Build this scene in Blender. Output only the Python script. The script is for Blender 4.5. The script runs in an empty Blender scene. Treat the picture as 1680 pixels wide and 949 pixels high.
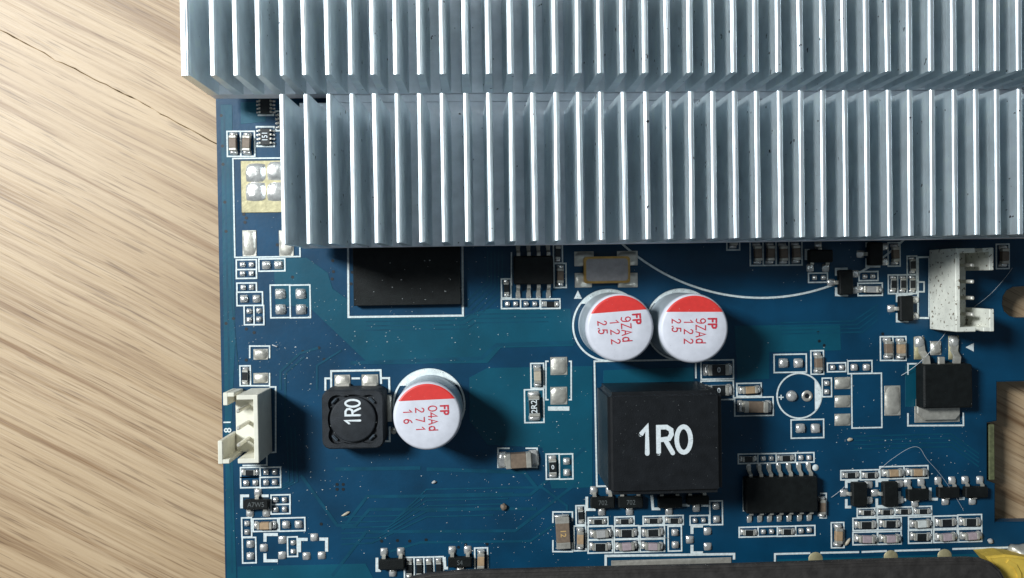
import bpy, bmesh, math, random
from mathutils import Vector, Matrix
random.seed(11)
SC = bpy.context.scene
COL = SC.collection
SC.unit_settings.system = 'METRIC'
SC.unit_settings.scale_length = 0.01            # one unit is one centimetre

# ------------------------------------------------------------------ camera
FPX, CX, CY = 1415.0, 840.0, 474.5              # focal length and centre in photograph pixels
NX, NY, ROLL, CAMZ = 785.0, 455.0, 0.0153, 10.8 # where straight-down falls, roll, height above the board
_n = Vector((NX - CX, -(NY - CY), FPX)).normalized()
_x = Vector((math.cos(ROLL), math.sin(ROLL), 0)); _x = (_x - _n * _x.dot(_n)).normalized()
_z = -_n
_y = -(_z.cross(_x))
CR = Vector((_x[0], _y[0], _z[0])); CU = Vector((_x[1], _y[1], _z[1])); CF = Vector((_x[2], _y[2], _z[2]))
cam_data = bpy.data.cameras.new('camera'); cam = bpy.data.objects.new('camera', cam_data); COL.objects.link(cam)
cam_data.sensor_width = 36; cam_data.sensor_fit = 'HORIZONTAL'; cam_data.lens = 36 * FPX / 1680
cam_data.clip_start = 0.1; cam_data.clip_end = 500
cam.matrix_world = Matrix(((CR.x, CU.x, -CF.x, 0), (CR.y, CU.y, -CF.y, 0), (CR.z, CU.z, -CF.z, CAMZ), (0, 0, 0, 1)))
cam_data.dof.use_dof = False
SC.camera = cam

# ------------------------------------------------------------------ light
world = bpy.data.worlds.new('World'); SC.world = world; world.use_nodes = True
bg = world.node_tree.nodes['Background']; bg.inputs['Color'].default_value = (0.74, 0.88, 1.0, 1); bg.inputs['Strength'].default_value = 0.125
LAZ, LEL, LDIST = math.radians(26), math.radians(46), 34.0
ld = bpy.data.lights.new('window_light', 'AREA'); ld.shape = 'RECTANGLE'; ld.size = 6.0; ld.size_y = 8.5
ld.energy = 18500; ld.color = (0.93, 0.98, 1.0)
lo = bpy.data.objects.new('window_light', ld); COL.objects.link(lo)
ldir = Vector((-math.cos(LAZ) * math.cos(LEL), math.sin(LAZ) * math.cos(LEL), math.sin(LEL)))
ltar = Vector((-0.6, 0, 0))
lo.location = ltar + ldir * LDIST
lo.rotation_euler = (-ldir).to_track_quat('-Z', 'Y').to_euler()
SC.view_settings.view_transform = 'Standard'; SC.view_settings.look = 'None'
SC.view_settings.exposure = 0.0; SC.view_settings.gamma = 1.0
SC.cycles.use_denoising = True
SC.cycles.max_bounces = 8

# ------------------------------------------------------------------ setting-out
def W(px, py, z=0.0):
    """point of the horizontal plane at height z that the photograph shows at (px, py)"""
    d = CR * (px - CX) - CU * (py - CY) + CF * FPX
    t = (z - CAMZ) / d.z
    return Vector((d.x * t, d.y * t, z))
def RECT(x0, y0, x1, y1, z=0.0):
    """centre, width and depth of an axis-aligned rectangle given by photograph pixels"""
    c = W((x0 + x1) / 2, (y0 + y1) / 2, z)
    a = W(x0, (y0 + y1) / 2, z); b = W(x1, (y0 + y1) / 2, z)
    e = W((x0 + x1) / 2, y0, z); f = W((x0 + x1) / 2, y1, z)
    return c, abs(b.x - a.x), abs(e.y - f.y)

# ------------------------------------------------------------------ materials
def mat(name, col, rough=0.5, metal=0.0, spec=0.5, coat=0.0, var=0.0, vscale=8.0, bump=0.0, bscale=30.0, speck=None, streak=None):
    m = bpy.data.materials.new(name); m.use_nodes = True
    nt = m.node_tree; p = nt.nodes['Principled BSDF']
    p.inputs['Base Color'].default_value = (*col, 1); p.inputs['Roughness'].default_value = rough
    p.inputs['Metallic'].default_value = metal; p.inputs['Specular IOR Level'].default_value = spec
    p.inputs['Coat Weight'].default_value = coat; p.inputs['Coat Roughness'].default_value = 0.25
    geo = nt.nodes.new('ShaderNodeNewGeometry')
    if var > 0:
        n = nt.nodes.new('ShaderNodeTexNoise'); n.inputs['Scale'].default_value = vscale; n.inputs['Detail'].default_value = 5
        nt.links.new(geo.outputs['Position'], n.inputs['Vector'])
        mr = nt.nodes.new('ShaderNodeMapRange'); mr.inputs['From Min'].default_value = 0.3; mr.inputs['From Max'].default_value = 0.7
        mr.inputs['To Min'].default_value = 1 - var; mr.inputs['To Max'].default_value = 1 + var
        nt.links.new(n.outputs['Fac'], mr.inputs['Value'])
        mx = nt.nodes.new('ShaderNodeMix'); mx.data_type = 'RGBA'; mx.blend_type = 'MULTIPLY'; mx.inputs[0].default_value = 1
        mx.inputs[6].default_value = (*col, 1); nt.links.new(mr.outputs['Result'], mx.inputs[7])
        out = mx.outputs[2]
        if speck:
            sc, thr, scol = speck
            v = nt.nodes.new('ShaderNodeTexNoise'); v.inputs['Scale'].default_value = sc; v.inputs['Detail'].default_value = 2
            nt.links.new(geo.outputs['Position'], v.inputs['Vector'])
            r = nt.nodes.new('ShaderNodeMapRange'); r.inputs['From Min'].default_value = thr; r.inputs['From Max'].default_value = thr + 0.03
            nt.links.new(v.outputs['Fac'], r.inputs['Value'])
            m2 = nt.nodes.new('ShaderNodeMix'); m2.data_type = 'RGBA'; nt.links.new(r.outputs['Result'], m2.inputs[0])
            nt.links.new(out, m2.inputs[6]); m2.inputs[7].default_value = (*scol, 1); out = m2.outputs[2]
        nt.links.new(out, p.inputs['Base Color'])
    if bump > 0:
        n = nt.nodes.new('ShaderNodeTexNoise'); n.inputs['Scale'].default_value = bscale; n.inputs['Detail'].default_value = 4
        vec = geo.outputs['Position']
        if streak:
            mp = nt.nodes.new('ShaderNodeVectorMath'); mp.operation = 'MULTIPLY'; mp.inputs[1].default_value = streak
            nt.links.new(vec, mp.inputs[0]); vec = mp.outputs[0]
        nt.links.new(vec, n.inputs['Vector'])
        b = nt.nodes.new('ShaderNodeBump'); b.inputs['Strength'].default_value = bump; b.inputs['Distance'].default_value = 0.01
        nt.links.new(n.outputs['Fac'], b.inputs['Height']); nt.links.new(b.outputs['Normal'], p.inputs['Normal'])
    return m
M = {}
M['mask'] = mat('solder_mask_over_laminate', (0.0012, 0.040, 0.090), 0.40, spec=0.35, var=0.25, vscale=1.6, bump=0.12, bscale=18)
M['pour'] = mat('solder_mask_over_copper', (0.002, 0.065, 0.106), 0.40, spec=0.35, var=0.18, vscale=1.6, bump=0.12, bscale=18)
M['trace'] = mat('solder_mask_over_trace', (0.002, 0.054, 0.097), 0.40, spec=0.35, var=0.2, vscale=4)
M['edge'] = mat('laminate_edge', (0.10, 0.11, 0.05), 0.8, var=0.3, vscale=20)
M['silk'] = mat('silkscreen_ink', (0.60, 0.66, 0.66), 0.6, spec=0.2, var=0.18, vscale=40)
M['silk_worn'] = mat('silkscreen_fill', (0.70, 0.76, 0.76), 0.6, spec=0.2, var=0.18, vscale=14, speck=(60, 0.66, (0.15, 0.17, 0.15)))
M['solder'] = mat('solder', (0.72, 0.71, 0.68), 0.26, metal=0.7, var=0.14, vscale=16, bump=0.45, bscale=26)
M['tin'] = mat('dull_tinned_copper', (0.54, 0.52, 0.46), 0.38, metal=0.6, var=0.16, vscale=14, bump=0.35, bscale=24)
M['gold'] = mat('exposed_gilt_pad', (0.38, 0.34, 0.20), 0.5, metal=0.4, var=0.22, vscale=10, bump=0.3)
M['alu'] = mat('bare_aluminium', (0.84, 0.925, 0.965), 0.41, metal=0.82, var=0.10, vscale=4, bump=0.55, bscale=1, streak=(70, 0.5, 40), speck=(10, 0.715, (0.05, 0.06, 0.07)))
M['alu_base'] = mat('aluminium_base', (0.84, 0.86, 0.91), 0.45, metal=0.35, var=0.10, vscale=6, bump=0.06, bscale=40, speck=(11, 0.73, (0.05, 0.06, 0.07)))
M['black'] = mat('black_epoxy', (0.006, 0.0075, 0.0075), 0.55, spec=0.22, var=0.3, vscale=12, bump=0.35, bscale=70)
M['black_moulded'] = mat('moulded_black', (0.008, 0.009, 0.0105), 0.36, spec=0.5, var=0.3, vscale=8, bump=0.35, bscale=60, speck=(34, 0.72, (0.045, 0.05, 0.05)))
M['black_soft'] = mat('black_ferrite', (0.017, 0.020, 0.024), 0.62, spec=0.3, var=0.3, vscale=10, bump=0.5, bscale=90)
M['black_chip'] = mat('black_chip_glaze', (0.012, 0.014, 0.015), 0.35, spec=0.5, var=0.3, vscale=30)
M['dark_gap'] = mat('dark_gap', (0.004, 0.004, 0.005), 0.8)
M['resin'] = mat('grey_resin', (0.05, 0.065, 0.08), 0.3, spec=0.6, var=0.3, vscale=20)
M['paint_white'] = mat('white_marking_ink', (0.66, 0.71, 0.73), 0.6, var=0.12, vscale=45, speck=(60, 0.70, (0.12, 0.13, 0.14)))
M['paint_grey'] = mat('grey_marking_ink', (0.08, 0.09, 0.09), 0.6)
M['paint_gold'] = mat('gold_marking_ink', (0.55, 0.36, 0.14), 0.5)
M['can'] = mat('lacquered_can_side', (0.62, 0.68, 0.72), 0.33, metal=0.45, var=0.06, vscale=6)
M['can_top'] = mat('lacquered_can_top', (0.60, 0.61, 0.67), 0.42, spec=0.4, var=0.06, vscale=10, speck=(55, 0.74, (0.35, 0.35, 0.36)))
M['red'] = mat('red_print', (0.62, 0.035, 0.03), 0.5, var=0.06, vscale=20, speck=(50, 0.73, (0.6, 0.3, 0.3)))
M['red_ink'] = mat('red_marking_ink', (0.50, 0.03, 0.05), 0.55)
M['nylon'] = mat('ivory_nylon', (0.68, 0.66, 0.56), 0.45, spec=0.4, var=0.07, vscale=8, bump=0.1, bscale=20)
M['nylon_dirty'] = mat('grimy_ivory_nylon', (0.70, 0.70, 0.62), 0.5, spec=0.4, var=0.12, vscale=9, bump=0.2, bscale=20, speck=(26, 0.64, (0.16, 0.13, 0.09)))
M['pin'] = mat('connector_pin', (0.66, 0.64, 0.58), 0.35, metal=0.5, var=0.1, vscale=20)
M['tan'] = mat('tan_ceramic', (0.36, 0.25, 0.15), 0.5, var=0.15, vscale=25)
M['brown'] = mat('brown_ceramic', (0.17, 0.125, 0.09), 0.5, var=0.15, vscale=25)
M['grey'] = mat('grey_ceramic', (0.36, 0.36, 0.35), 0.5, var=0.12, vscale=25)
M['mauve'] = mat('mauve_ceramic', (0.36, 0.29, 0.31), 0.5, var=0.12, vscale=25)
M['beige'] = mat('beige_ceramic', (0.42, 0.37, 0.28), 0.5, var=0.12, vscale=25)
M['pale'] = mat('pale_ceramic', (0.55, 0.58, 0.56), 0.5, var=0.1, vscale=25)
M['gilt'] = mat('gilt_rim', (0.52, 0.32, 0.10), 0.35, metal=0.8, var=0.15, vscale=20)
M['lid'] = mat('nickel_lid', (0.33, 0.31, 0.31), 0.45, metal=0.6, var=0.12, vscale=14, bump=0.2, bscale=60)
M['plastic'] = mat('worn_black_plastic', (0.035, 0.032, 0.030), 0.5, spec=0.35, var=0.35, vscale=7, bump=0.5, bscale=25)
M['yellow'] = mat('yellow_plastic', (0.62, 0.43, 0.07), 0.6, spec=0.3, var=0.12, vscale=9, bump=0.1, bscale=20)
M['dust'] = mat('dust', (0.55, 0.58, 0.58), 0.9, var=0.3, vscale=20)
M['fibre'] = mat('fibre', (0.52, 0.54, 0.55), 0.6)
M['via'] = mat('via_hole', (0.002, 0.006, 0.010), 0.5)

def wood_material():
    m = bpy.data.materials.new('oak_laminate'); m.use_nodes = True; nt = m.node_tree; p = nt.nodes['Principled BSDF']
    tc = nt.nodes.new('ShaderNodeTexCoord'); oi = nt.nodes.new('ShaderNodeObjectInfo')
    off = nt.nodes.new('ShaderNodeVectorMath'); off.operation = 'ADD'
    sc = nt.nodes.new('ShaderNodeVectorMath'); sc.operation = 'SCALE'; sc.inputs[0].default_value = (31, 17, 5)
    nt.links.new(oi.outputs['Random'], sc.inputs['Scale']); nt.links.new(tc.outputs['Object'], off.inputs[0]); nt.links.new(sc.outputs[0], off.inputs[1])
    # bend the grain a little
    wn = nt.nodes.new('ShaderNodeTexNoise'); wn.inputs['Scale'].default_value = 0.16; wn.inputs['Detail'].default_value = 2
    nt.links.new(off.outputs[0], wn.inputs['Vector'])
    ws = nt.nodes.new('ShaderNodeVectorMath'); ws.operation = 'MULTIPLY_ADD'; ws.inputs[1].default_value = (0, 0.4, 0)
    nt.links.new(wn.outputs['Color'], ws.inputs[0]); nt.links.new(off.outputs[0], ws.inputs[2])
    def grain(sx, sy, detail, rough=0.55):
        mp = nt.nodes.new('ShaderNodeMapping'); mp.inputs['Scale'].default_value = (sx, sy, 1)
        nt.links.new(ws.outputs[0], mp.inputs['Vector'])
        n = nt.nodes.new('ShaderNodeTexNoise'); n.inputs['Scale'].default_value = 1; n.inputs['Detail'].default_value = detail; n.inputs['Roughness'].default_value = rough
        nt.links.new(mp.outputs[0], n.inputs['Vector']); return n.outputs['Fac']
    def ramp(v, stops):
        r = nt.nodes.new('ShaderNodeValToRGB'); nt.links.new(v, r.inputs['Fac'])
        while len(r.color_ramp.elements) < len(stops): r.color_ramp.elements.new(0.5)
        for e, (a, c) in zip(r.color_ramp.elements, stops): e.position = a; e.color = (*c, 1)
        return r.outputs['Color']
    def mul(a, b, fac=1.0):
        mx = nt.nodes.new('ShaderNodeMix'); mx.data_type = 'RGBA'; mx.blend_type = 'MULTIPLY'; mx.inputs[0].default_value = fac
        nt.links.new(a, mx.inputs[6]); nt.links.new(b, mx.inputs[7]); return mx.outputs[2]
    base = ramp(grain(0.10, 1.7, 5, 0.65), [(0.30, (0.26, 0.165, 0.088)), (0.43, (0.405, 0.285, 0.168)), (0.55, (0.47, 0.345, 0.215)), (0.72, (0.39, 0.272, 0.160))])
    band = ramp(grain(0.20, 8.5, 5, 0.66), [(0.30, (0.56, 0.46, 0.37)), (0.50, (1, 1, 1)), (0.62, (1.0, 0.99, 0.97)), (0.75, (0.84, 0.78, 0.70))])
    fine = ramp(grain(0.5, 18, 3, 0.6), [(0.34, (0.58, 0.51, 0.45)), (0.48, (1, 1, 1))])
    pores = ramp(grain(1.5, 42, 2, 0.5), [(0.33, (0.40, 0.35, 0.32)), (0.41, (1, 1, 1))])
    col = mul(mul(mul(base, band), fine, 0.5), pores, 0.6)
    nt.links.new(col, p.inputs['Base Color'])
    p.inputs['Roughness'].default_value = 0.50; p.inputs['Specular IOR Level'].default_value = 0.5
    b = nt.nodes.new('ShaderNodeBump'); b.inputs['Strength'].default_value = 0.35; b.inputs['Distance'].default_value = 0.02
    nt.links.new(grain(0.8, 22, 4), b.inputs['Height']); nt.links.new(b.outputs['Normal'], p.inputs['Normal'])
    return m
M['wood'] = wood_material()

# ------------------------------------------------------------------ mesh helpers
def link(name, me, m=None, parent=None, loc=(0, 0, 0), rot=0.0, scale=None):
    o = bpy.data.objects.new(name, me); COL.objects.link(o); o.location = loc; o.rotation_euler = (0, 0, rot)
    if scale: o.scale = scale
    if parent: o.parent = parent
    if m and me and not me.materials: me.materials.append(M[m])
    return o
def thing(name, label, cat, loc=(0, 0, 0), rot=0.0, group=None):
    o = bpy.data.objects.new(name, None); COL.objects.link(o); o.location = loc; o.rotation_euler = (0, 0, rot)
    o.empty_display_size = 0.1; o['label'] = label; o['category'] = cat
    if group: o['group'] = group
    return o
CACHE = {}
def mesh_from(key, bm, smooth=False):
    me = bpy.data.meshes.new(key); bm.normal_update(); bm.to_mesh(me); bm.free()
    if smooth:
        for f in me.polygons: f.use_smooth = True
    return me
def box(sx, sy, sz, bev=0.0, m='black', seg=1, taper=1.0, base=True):
    """a bevelled box standing on its base; cached per size and material; taper scales the top"""
    k = ('box', round(sx, 3), round(sy, 3), round(sz, 3), round(bev, 3), m, seg, taper, base)
    if k in CACHE: return CACHE[k]
    bm = bmesh.new(); bmesh.ops.create_cube(bm, size=1)
    for v in bm.verts:
        t = taper if v.co.z > 0 else 1.0
        v.co = Vector((v.co.x * sx * t, v.co.y * sy * t, (v.co.z + 0.5) * sz))
    if bev > 0: bmesh.ops.bevel(bm, geom=bm.edges[:], offset=bev, segments=seg, affect='EDGES', clamp_overlap=True)
    me = mesh_from('box_mesh', bm); me.materials.append(M[m]); CACHE[k] = me; return me
def pillow(var=0):
    k = ('pillow', var)
    if k in CACHE: return CACHE[k]
    r = random.Random(50 + var); n = 6; bm = bmesh.new(); g = []
    cx, cy = r.uniform(-.12, .12), r.uniform(-.12, .12)
    for j in range(n + 1):
        row = []
        for i in range(n + 1):
            u, v = 2 * i / n - 1, 2 * j / n - 1
            uu = u * math.sqrt(1 - 0.16 * v * v); vv = v * math.sqrt(1 - 0.16 * u * u)
            h = math.sqrt(max(0.0, (1 - abs(u - cx * (1 - u * u)) ** 2.6))) * math.sqrt(max(0.0, (1 - abs(v - cy * (1 - v * v)) ** 2.6)))
            row.append(bm.verts.new((uu * .5, vv * .5, h * (1 + r.uniform(-.12, .12)) if h > 0 else 0)))
        g.append(row)
    for j in range(n):
        for i in range(n): bm.faces.new((g[j][i], g[j][i + 1], g[j + 1][i + 1], g[j + 1][i]))
    me = mesh_from('solder_mesh', bm, True); me.materials.append(M['solder']); CACHE[k] = me; return me
_PI = [0]
def solder(parent, x, y, sx, sy, h, z=0.0, name='solder_joint'):
    _PI[0] += 1
    o = link(name, pillow(_PI[0] % 5), None, parent, (x, y, z), 0, (sx, sy, h)); return o
def prism(pts, z0, z1, bev=0.0, seg=2, m='black', name='prism_mesh', smooth=False):
    bm = bmesh.new(); vs = [bm.verts.new((p[0], p[1], z0)) for p in pts]
    f = bm.faces.new(vs)
    if f.normal.z > 0 or (f.normal_update() or f.normal.z > 0): f.normal_flip()
    r = bmesh.ops.extrude_face_region(bm, geom=[f]); ve = [g for g in r['geom'] if isinstance(g, bmesh.types.BMVert)]
    for v in ve: v.co.z = z1
    bmesh.ops.recalc_face_normals(bm, faces=bm.faces[:])
    if bev > 0:
        ed = [e for e in bm.edges if all(abs(v.co.z - z1) < 1e-6 for v in e.verts)]
        bmesh.ops.bevel(bm, geom=ed, offset=bev, segments=seg, affect='EDGES', clamp_overlap=True)
    me = mesh_from(name, bm, smooth); me.materials.append(M[m]); return me
def sheet(pts, z, m, name='sheet_mesh'):
    bm = bmesh.new(); f = bm.faces.new([bm.verts.new((p[0], p[1], z)) for p in pts]); f.normal_update()
    if f.normal.z < 0: f.normal_flip()
    me = mesh_from(name, bm); me.materials.append(M[m]); return me
def strip(pts, w, z, m, closed=False):
    """a flat printed or etched line with mitred corners"""
    P = [Vector((p[0], p[1])) for p in pts]; n = len(P); L = []; R = []
    for i in range(n):
        a = P[i - 1] if (i > 0 or closed) else None; b = P[(i + 1) % n] if (i < n - 1 or closed) else None
        d1 = (P[i] - a).normalized() if a is not None else None; d2 = (b - P[i]).normalized() if b is not None else None
        if d1 is None: d1 = d2
        if d2 is None: d2 = d1
        n1 = Vector((-d1.y, d1.x)); n2 = Vector((-d2.y, d2.x)); mm = (n1 + n2)
        mm = mm.normalized() if mm.length > 1e-6 else n1
        k = w / 2 / max(0.35, mm.dot(n1)); L.append(P[i] + mm * k); R.append(P[i] - mm * k)
    bm = bmesh.new(); lv = [bm.verts.new((p.x, p.y, z)) for p in L]; rv = [bm.verts.new((p.x, p.y, z)) for p in R]
    for i in range(n if closed else n - 1):
        j = (i + 1) % n; bm.faces.new((rv[i], rv[j], lv[j], lv[i]))
    me = mesh_from('line_mesh', bm); me.materials.append(M[m]); return me
def lathe(prof, n, m, mats=None):
    bm = bmesh.new(); rings = []
    for r, z in prof:
        rings.append([bm.verts.new((r * math.cos(2 * math.pi * i / n), r * math.sin(2 * math.pi * i / n), z)) for i in range(n)] if r > 1e-6 else [bm.verts.new((0, 0, z))])
    for k in range(len(rings) - 1):
        a, b = rings[k], rings[k + 1]
        for i in range(n):
            j = (i + 1) % n
            if len(a) == 1: f = bm.faces.new((a[0], b[i], b[j]))
            elif len(b) == 1: f = bm.faces.new((a[i], a[j], b[0]))
            else: f = bm.faces.new((a[i], a[j], b[j], b[i]))
    bmesh.ops.recalc_face_normals(bm, faces=bm.faces[:])
    me = mesh_from('lathe_mesh', bm, True); me.materials.append(M[m]); return me
def text(s, size, m, xscale=1.0, bold=0.0, align='CENTER', ext=0.0012, space=1.0):
    k = ('text', s, size, m, xscale, bold, align, space)
    if k in CACHE: return CACHE[k]
    cu = bpy.data.curves.new('text', 'FONT'); cu.body = s; cu.size = size; cu.align_x = align; cu.align_y = 'CENTER'
    cu.extrude = ext; cu.offset = bold; cu.space_character = space; cu.resolution_u = 4
    o = bpy.data.objects.new('text', cu); COL.objects.link(o)
    dg = bpy.context.evaluated_depsgraph_get(); me = bpy.data.meshes.new_from_object(o.evaluated_get(dg))
    bpy.data.objects.remove(o); bpy.data.curves.remove(cu)
    for v in me.vertices: v.co.x *= xscale
    me.materials.clear(); me.materials.append(M[m]); me.name = 'marking_mesh'; CACHE[k] = me; return me

GL = {'1': [[(.12, 1.02), (.45, 1.4), (.45, 0)]], '0': [[(.4 + .38 * math.cos(a * math.pi / 12), .7 + .68 * math.sin(a * math.pi / 12)) for a in range(25)]],
      'R': [[(.05, 0), (.05, 1.38), (.5, 1.38), (.74, 1.22), (.76, .98), (.62, .76), (.05, .70)], [(.42, .70), (.82, 0)]],
      'F': [[(.1, 0), (.1, 1.4), (.75, 1.4)], [(.1, .75), (.62, .75)]], 'P': [[(.1, 0), (.1, 1.4), (.5, 1.4), (.74, 1.25), (.74, .85), (.5, .68), (.1, .68)]],
      '9': [[(.1, .1), (.4, 0), (.66, .2), (.74, .7), (.72, 1.1), (.5, 1.38), (.25, 1.36), (.08, 1.1), (.14, .78), (.4, .64), (.72, .85)]],
      'Z': [[(.1, 1.4), (.74, 1.4), (.06, 0), (.76, 0)]], 'A': [[(.02, 0), (.4, 1.4), (.78, 0)], [(.17, .48), (.63, .48)]],
      'd': [[(.68, 1.4), (.68, 0)], [(.68, .7), (.45, .92), (.2, .82), (.1, .45), (.2, .1), (.45, 0), (.68, .22)]],
      '2': [[(.08, 1.1), (.2, 1.34), (.45, 1.4), (.7, 1.25), (.72, .95), (.08, 0), (.76, 0)]],
      '5': [[(.7, 1.4), (.16, 1.4), (.1, .75), (.4, .88), (.7, .72), (.74, .35), (.55, .04), (.25, 0), (.06, .2)]], '.': [[(.35, .0), (.35, .12)]],
      '4': [[(.6, 0), (.6, 1.4), (.05, .42), (.8, .42)]], '7': [[(.06, 1.4), (.75, 1.4), (.34, 0)]],
      '6': [[(.66, 1.36), (.35, 1.15), (.12, .7), (.1, .35), (.25, .05), (.5, 0), (.72, .2), (.72, .55), (.5, .78), (.25, .7), (.1, .45)]]}
def lettering(s, height, wid, m, adv=1.0, xs=1.0, thick=0.0014):
    """hand-stroked lettering: left-aligned, centred on its height; each stroke a flat ribbon with round ends"""
    k = ('ink', s, height, wid, m, adv, xs)
    if k in CACHE: return CACHE[k]
    bm = bmesh.new(); u = height / 1.4; x0 = 0.0; lv = 0
    for ch in s:
        for st in GL.get(ch, []):
            P = [Vector((x0 + p[0] * u * xs, (p[1] - .7) * u)) for p in st]; lv += 1; z = thick + lv * 0.0006
            D = [(P[min(len(P) - 1, i + 1)] - P[max(0, i - 1)]).normalized() for i in range(len(P))]
            Lp, Rp = [], []
            for i, p in enumerate(P):
                a = (P[i] - P[i - 1]).normalized() if i else D[0]; b = (P[i + 1] - P[i]).normalized() if i < len(P) - 1 else D[-1]
                t_ = (a + b); t_ = t_.normalized() if t_.length > .3 else a
                nn = Vector((-t_.y, t_.x)); kk = wid / 2 / max(.5, nn.dot(Vector((-a.y, a.x)))); Lp.append(p + nn * kk); Rp.append(p - nn * kk)
            vl = [bm.verts.new((p.x, p.y, z + 0.00012 * i)) for i, p in enumerate(Lp)]; vr = [bm.verts.new((p.x, p.y, z + 0.00012 * i)) for i, p in enumerate(Rp)]
            for i in range(len(P) - 1): bm.faces.new((vr[i], vr[i + 1], vl[i + 1], vl[i]))
            if (P[0] - P[-1]).length > 1e-4:
                for e, d, va, vb in ((P[0], -(P[1] - P[0]).normalized(), vl[0], vr[0]), (P[-1], (P[-1] - P[-2]).normalized(), vr[-1], vl[-1])):
                    a0 = math.atan2(d.y, d.x); arc = [bm.verts.new((e.x + wid / 2 * math.cos(a0 + q), e.y + wid / 2 * math.sin(a0 + q), z)) for q in (-0.9, -0.3, 0.3, 0.9)]
                    bm.faces.new([vb if va is vl[0] else va] and ([vl[0]] + arc[::-1] + [vr[0]] if va is vl[0] else [vr[-1]] + arc + [vl[-1]]))
        x0 += u * xs * adv * (0.55 if ch in ' .' else 1.0)
    bmesh.ops.recalc_face_normals(bm, faces=bm.faces[:])
    for f in bm.faces:
        f.normal_update()
        if f.normal.z < 0: f.normal_flip()
    me = mesh_from('ink_mesh', bm); me.materials.append(M[m]); CACHE[k] = me; return me

# ================================================================== THE SETTING: wooden table
TZ = -0.42
sa, sb = W(0, 52, TZ), W(350, 231, TZ)
gdir = (sb - sa).normalized(); gang = math.atan2(gdir.y, gdir.x); gper = Vector((-gdir.y, gdir.x, 0))
table = link('table_top', box(150, 110, 2.0, 0, 'dark_gap'), None, None, (0, 0, TZ - 2.25)); table['kind'] = 'structure'
for i, (w0, w1) in enumerate(((0.003, 13.0), (-13.0, -0.003), (13.03, 26), (-26, -13.03), (26.03, 39), (-39, -26.03))):
    bm = bmesh.new(); nseg = 1500
    rr = random.Random(1); r2 = random.Random(70 + i)
    def wob(t, s): return 0.012 * math.sin(t * 0.9 + s) + 0.010 * math.sin(t * 3.1 + 2 * s) + rr.uniform(-0.006, 0.006) + 0.006 * math.sin(t * 11 + 3 * math.sin(t * 1.7)) + (r2.uniform(-0.008, 0.008) if math.sin(t * 1.3) + math.sin(t * 4.1) > 0.6 else r2.uniform(-0.003, 0.003))
    lo_, hi_ = [], []
    for k in range(nseg + 1):
        t = -65 + 130 * k / nseg
        lo_.append((t, w0 + (wob(t, 1.0) if abs(w0) < 0.1 else 0))); hi_.append((t, w1 + (wob(t, 1.0) if abs(w1) < 0.1 else 0)))
    pts = lo_ + hi_[::-1]
    me = prism(pts, -0.25, 0.0, 0.006, 1, 'wood', 'plank_mesh')
    mid = sa + gper * 0
    o = link('plank', me, None, table, (mid.x, mid.y, 2.25 - (0.003 if i == 1 else 0)), gang)

# ================================================================== CIRCUIT BOARD
board = thing('circuit_board', 'blue printed circuit board with white silkscreen lying on the wooden table', 'circuit board')
outline_px = [(353.0, -60), (354.2, 165), (361.5, 530), (368.8, 940), (369.5, 1010), (1705, 1010), (1705, 856), (1633, 857), (1633, 794), (1620, 789),
              (1620, 694), (1636, 691), (1636, 627), (1705, 625), (1705, 521), (1668, 522), (1657, 519), (1648, 511), (1645, 500), (1646, 487), (1652, 477), (1663, 471), (1705, 468), (1705, -60)]
outl = [W(*p) for p in outline_px]
for p in outl[:5]: p.x = sum(q.x for q in outl[:5]) / 5
lam = link('laminate', prism(outl, -0.16, 0.0, 0.012, 2, 'mask'), None, board)
c_, a_, b_ = RECT(1619, 696, 1629, 787, -0.08)
link('plated_edge', box(a_, b_, 0.12, 0.01, 'edge'), None, board, (c_.x, c_.y, -0.155))
def pour(px):
    link('copper_pour', prism([W(*p) for p in px], -0.002, 0.003, 0.002, 1, 'pour'), None, board)
pour([(450, 452), (450, 425), (503, 423), (538, 448), (546, 474), (571, 492), (572, 522), (760, 519.5), (800, 507), (936, 507), (941, 568), (822, 571), (800, 596), (606, 598), (524, 520), (508, 505), (452, 500)])
pour([(362, 172), (381, 172), (386, 560), (380, 700), (388, 940), (389, 1000), (373, 1000), (369, 700)])
pour([(800, 604), (972, 601), (972, 800), (905, 802), (890, 735), (800, 730), (770, 690), (770, 620)])
pour([(1085, 604), (1138, 603), (1138, 628), (990, 632), (990, 608)])
pour([(1205, 535), (1378, 532), (1380, 575), (1325, 577), (1262, 578), (1262, 622), (1210, 624)])
pour([(1485, 600), (1512, 600), (1512, 668), (1485, 668)])
pour([(395, 168), (436, 168), (436, 200), (395, 204)])
pour([(1275, 918), (1640, 908), (1640, 1000), (1275, 1000)])
pour([(390, 930), (600, 925), (640, 1000), (390, 1000)])
_TZ = [0]
def tz():
    _TZ[0] += 1; return 0.0034 + _TZ[0] * 0.00005
def trace(px, w=3.0):
    link('trace', strip([W(*p) for p in px], w / 131, tz(), 'trace'), None, board)
trace([(368, 180), (372, 420), (375, 560), (381, 940)], 3)
trace([(377, 250), (381, 500), (392, 620)], 2)
trace([(494, 780), (553, 862), (583, 862), (606, 836), (880, 835)], 5)
trace([(545, 945), (600, 873), (845, 871), (950, 790)], 5)
trace([(562, 868), (602, 815), (870, 812), (960, 735)], 5)
trace([(640, 905), (690, 890), (870, 888), (960, 826)], 4)
trace([(460, 640), (460, 610), (492, 580), (522, 571)], 4)
trace([(468, 700), (468, 612), (500, 585)], 3)
for k in range(5): trace([(760 + 6 * k, 500 + 5 * k), (800 + 6 * k, 462 + 5 * k), (800 + 6 * k, 412)], 2)
for k in range(3): trace([(600, 528 + 7 * k), (758 + 4 * k, 526 + 7 * k), (772 + 4 * k, 516 + 7 * k), (900, 514 + 7 * k)], 2)
trace([(575, 596), (790, 588), (815, 566), (944, 562)], 6)
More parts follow.
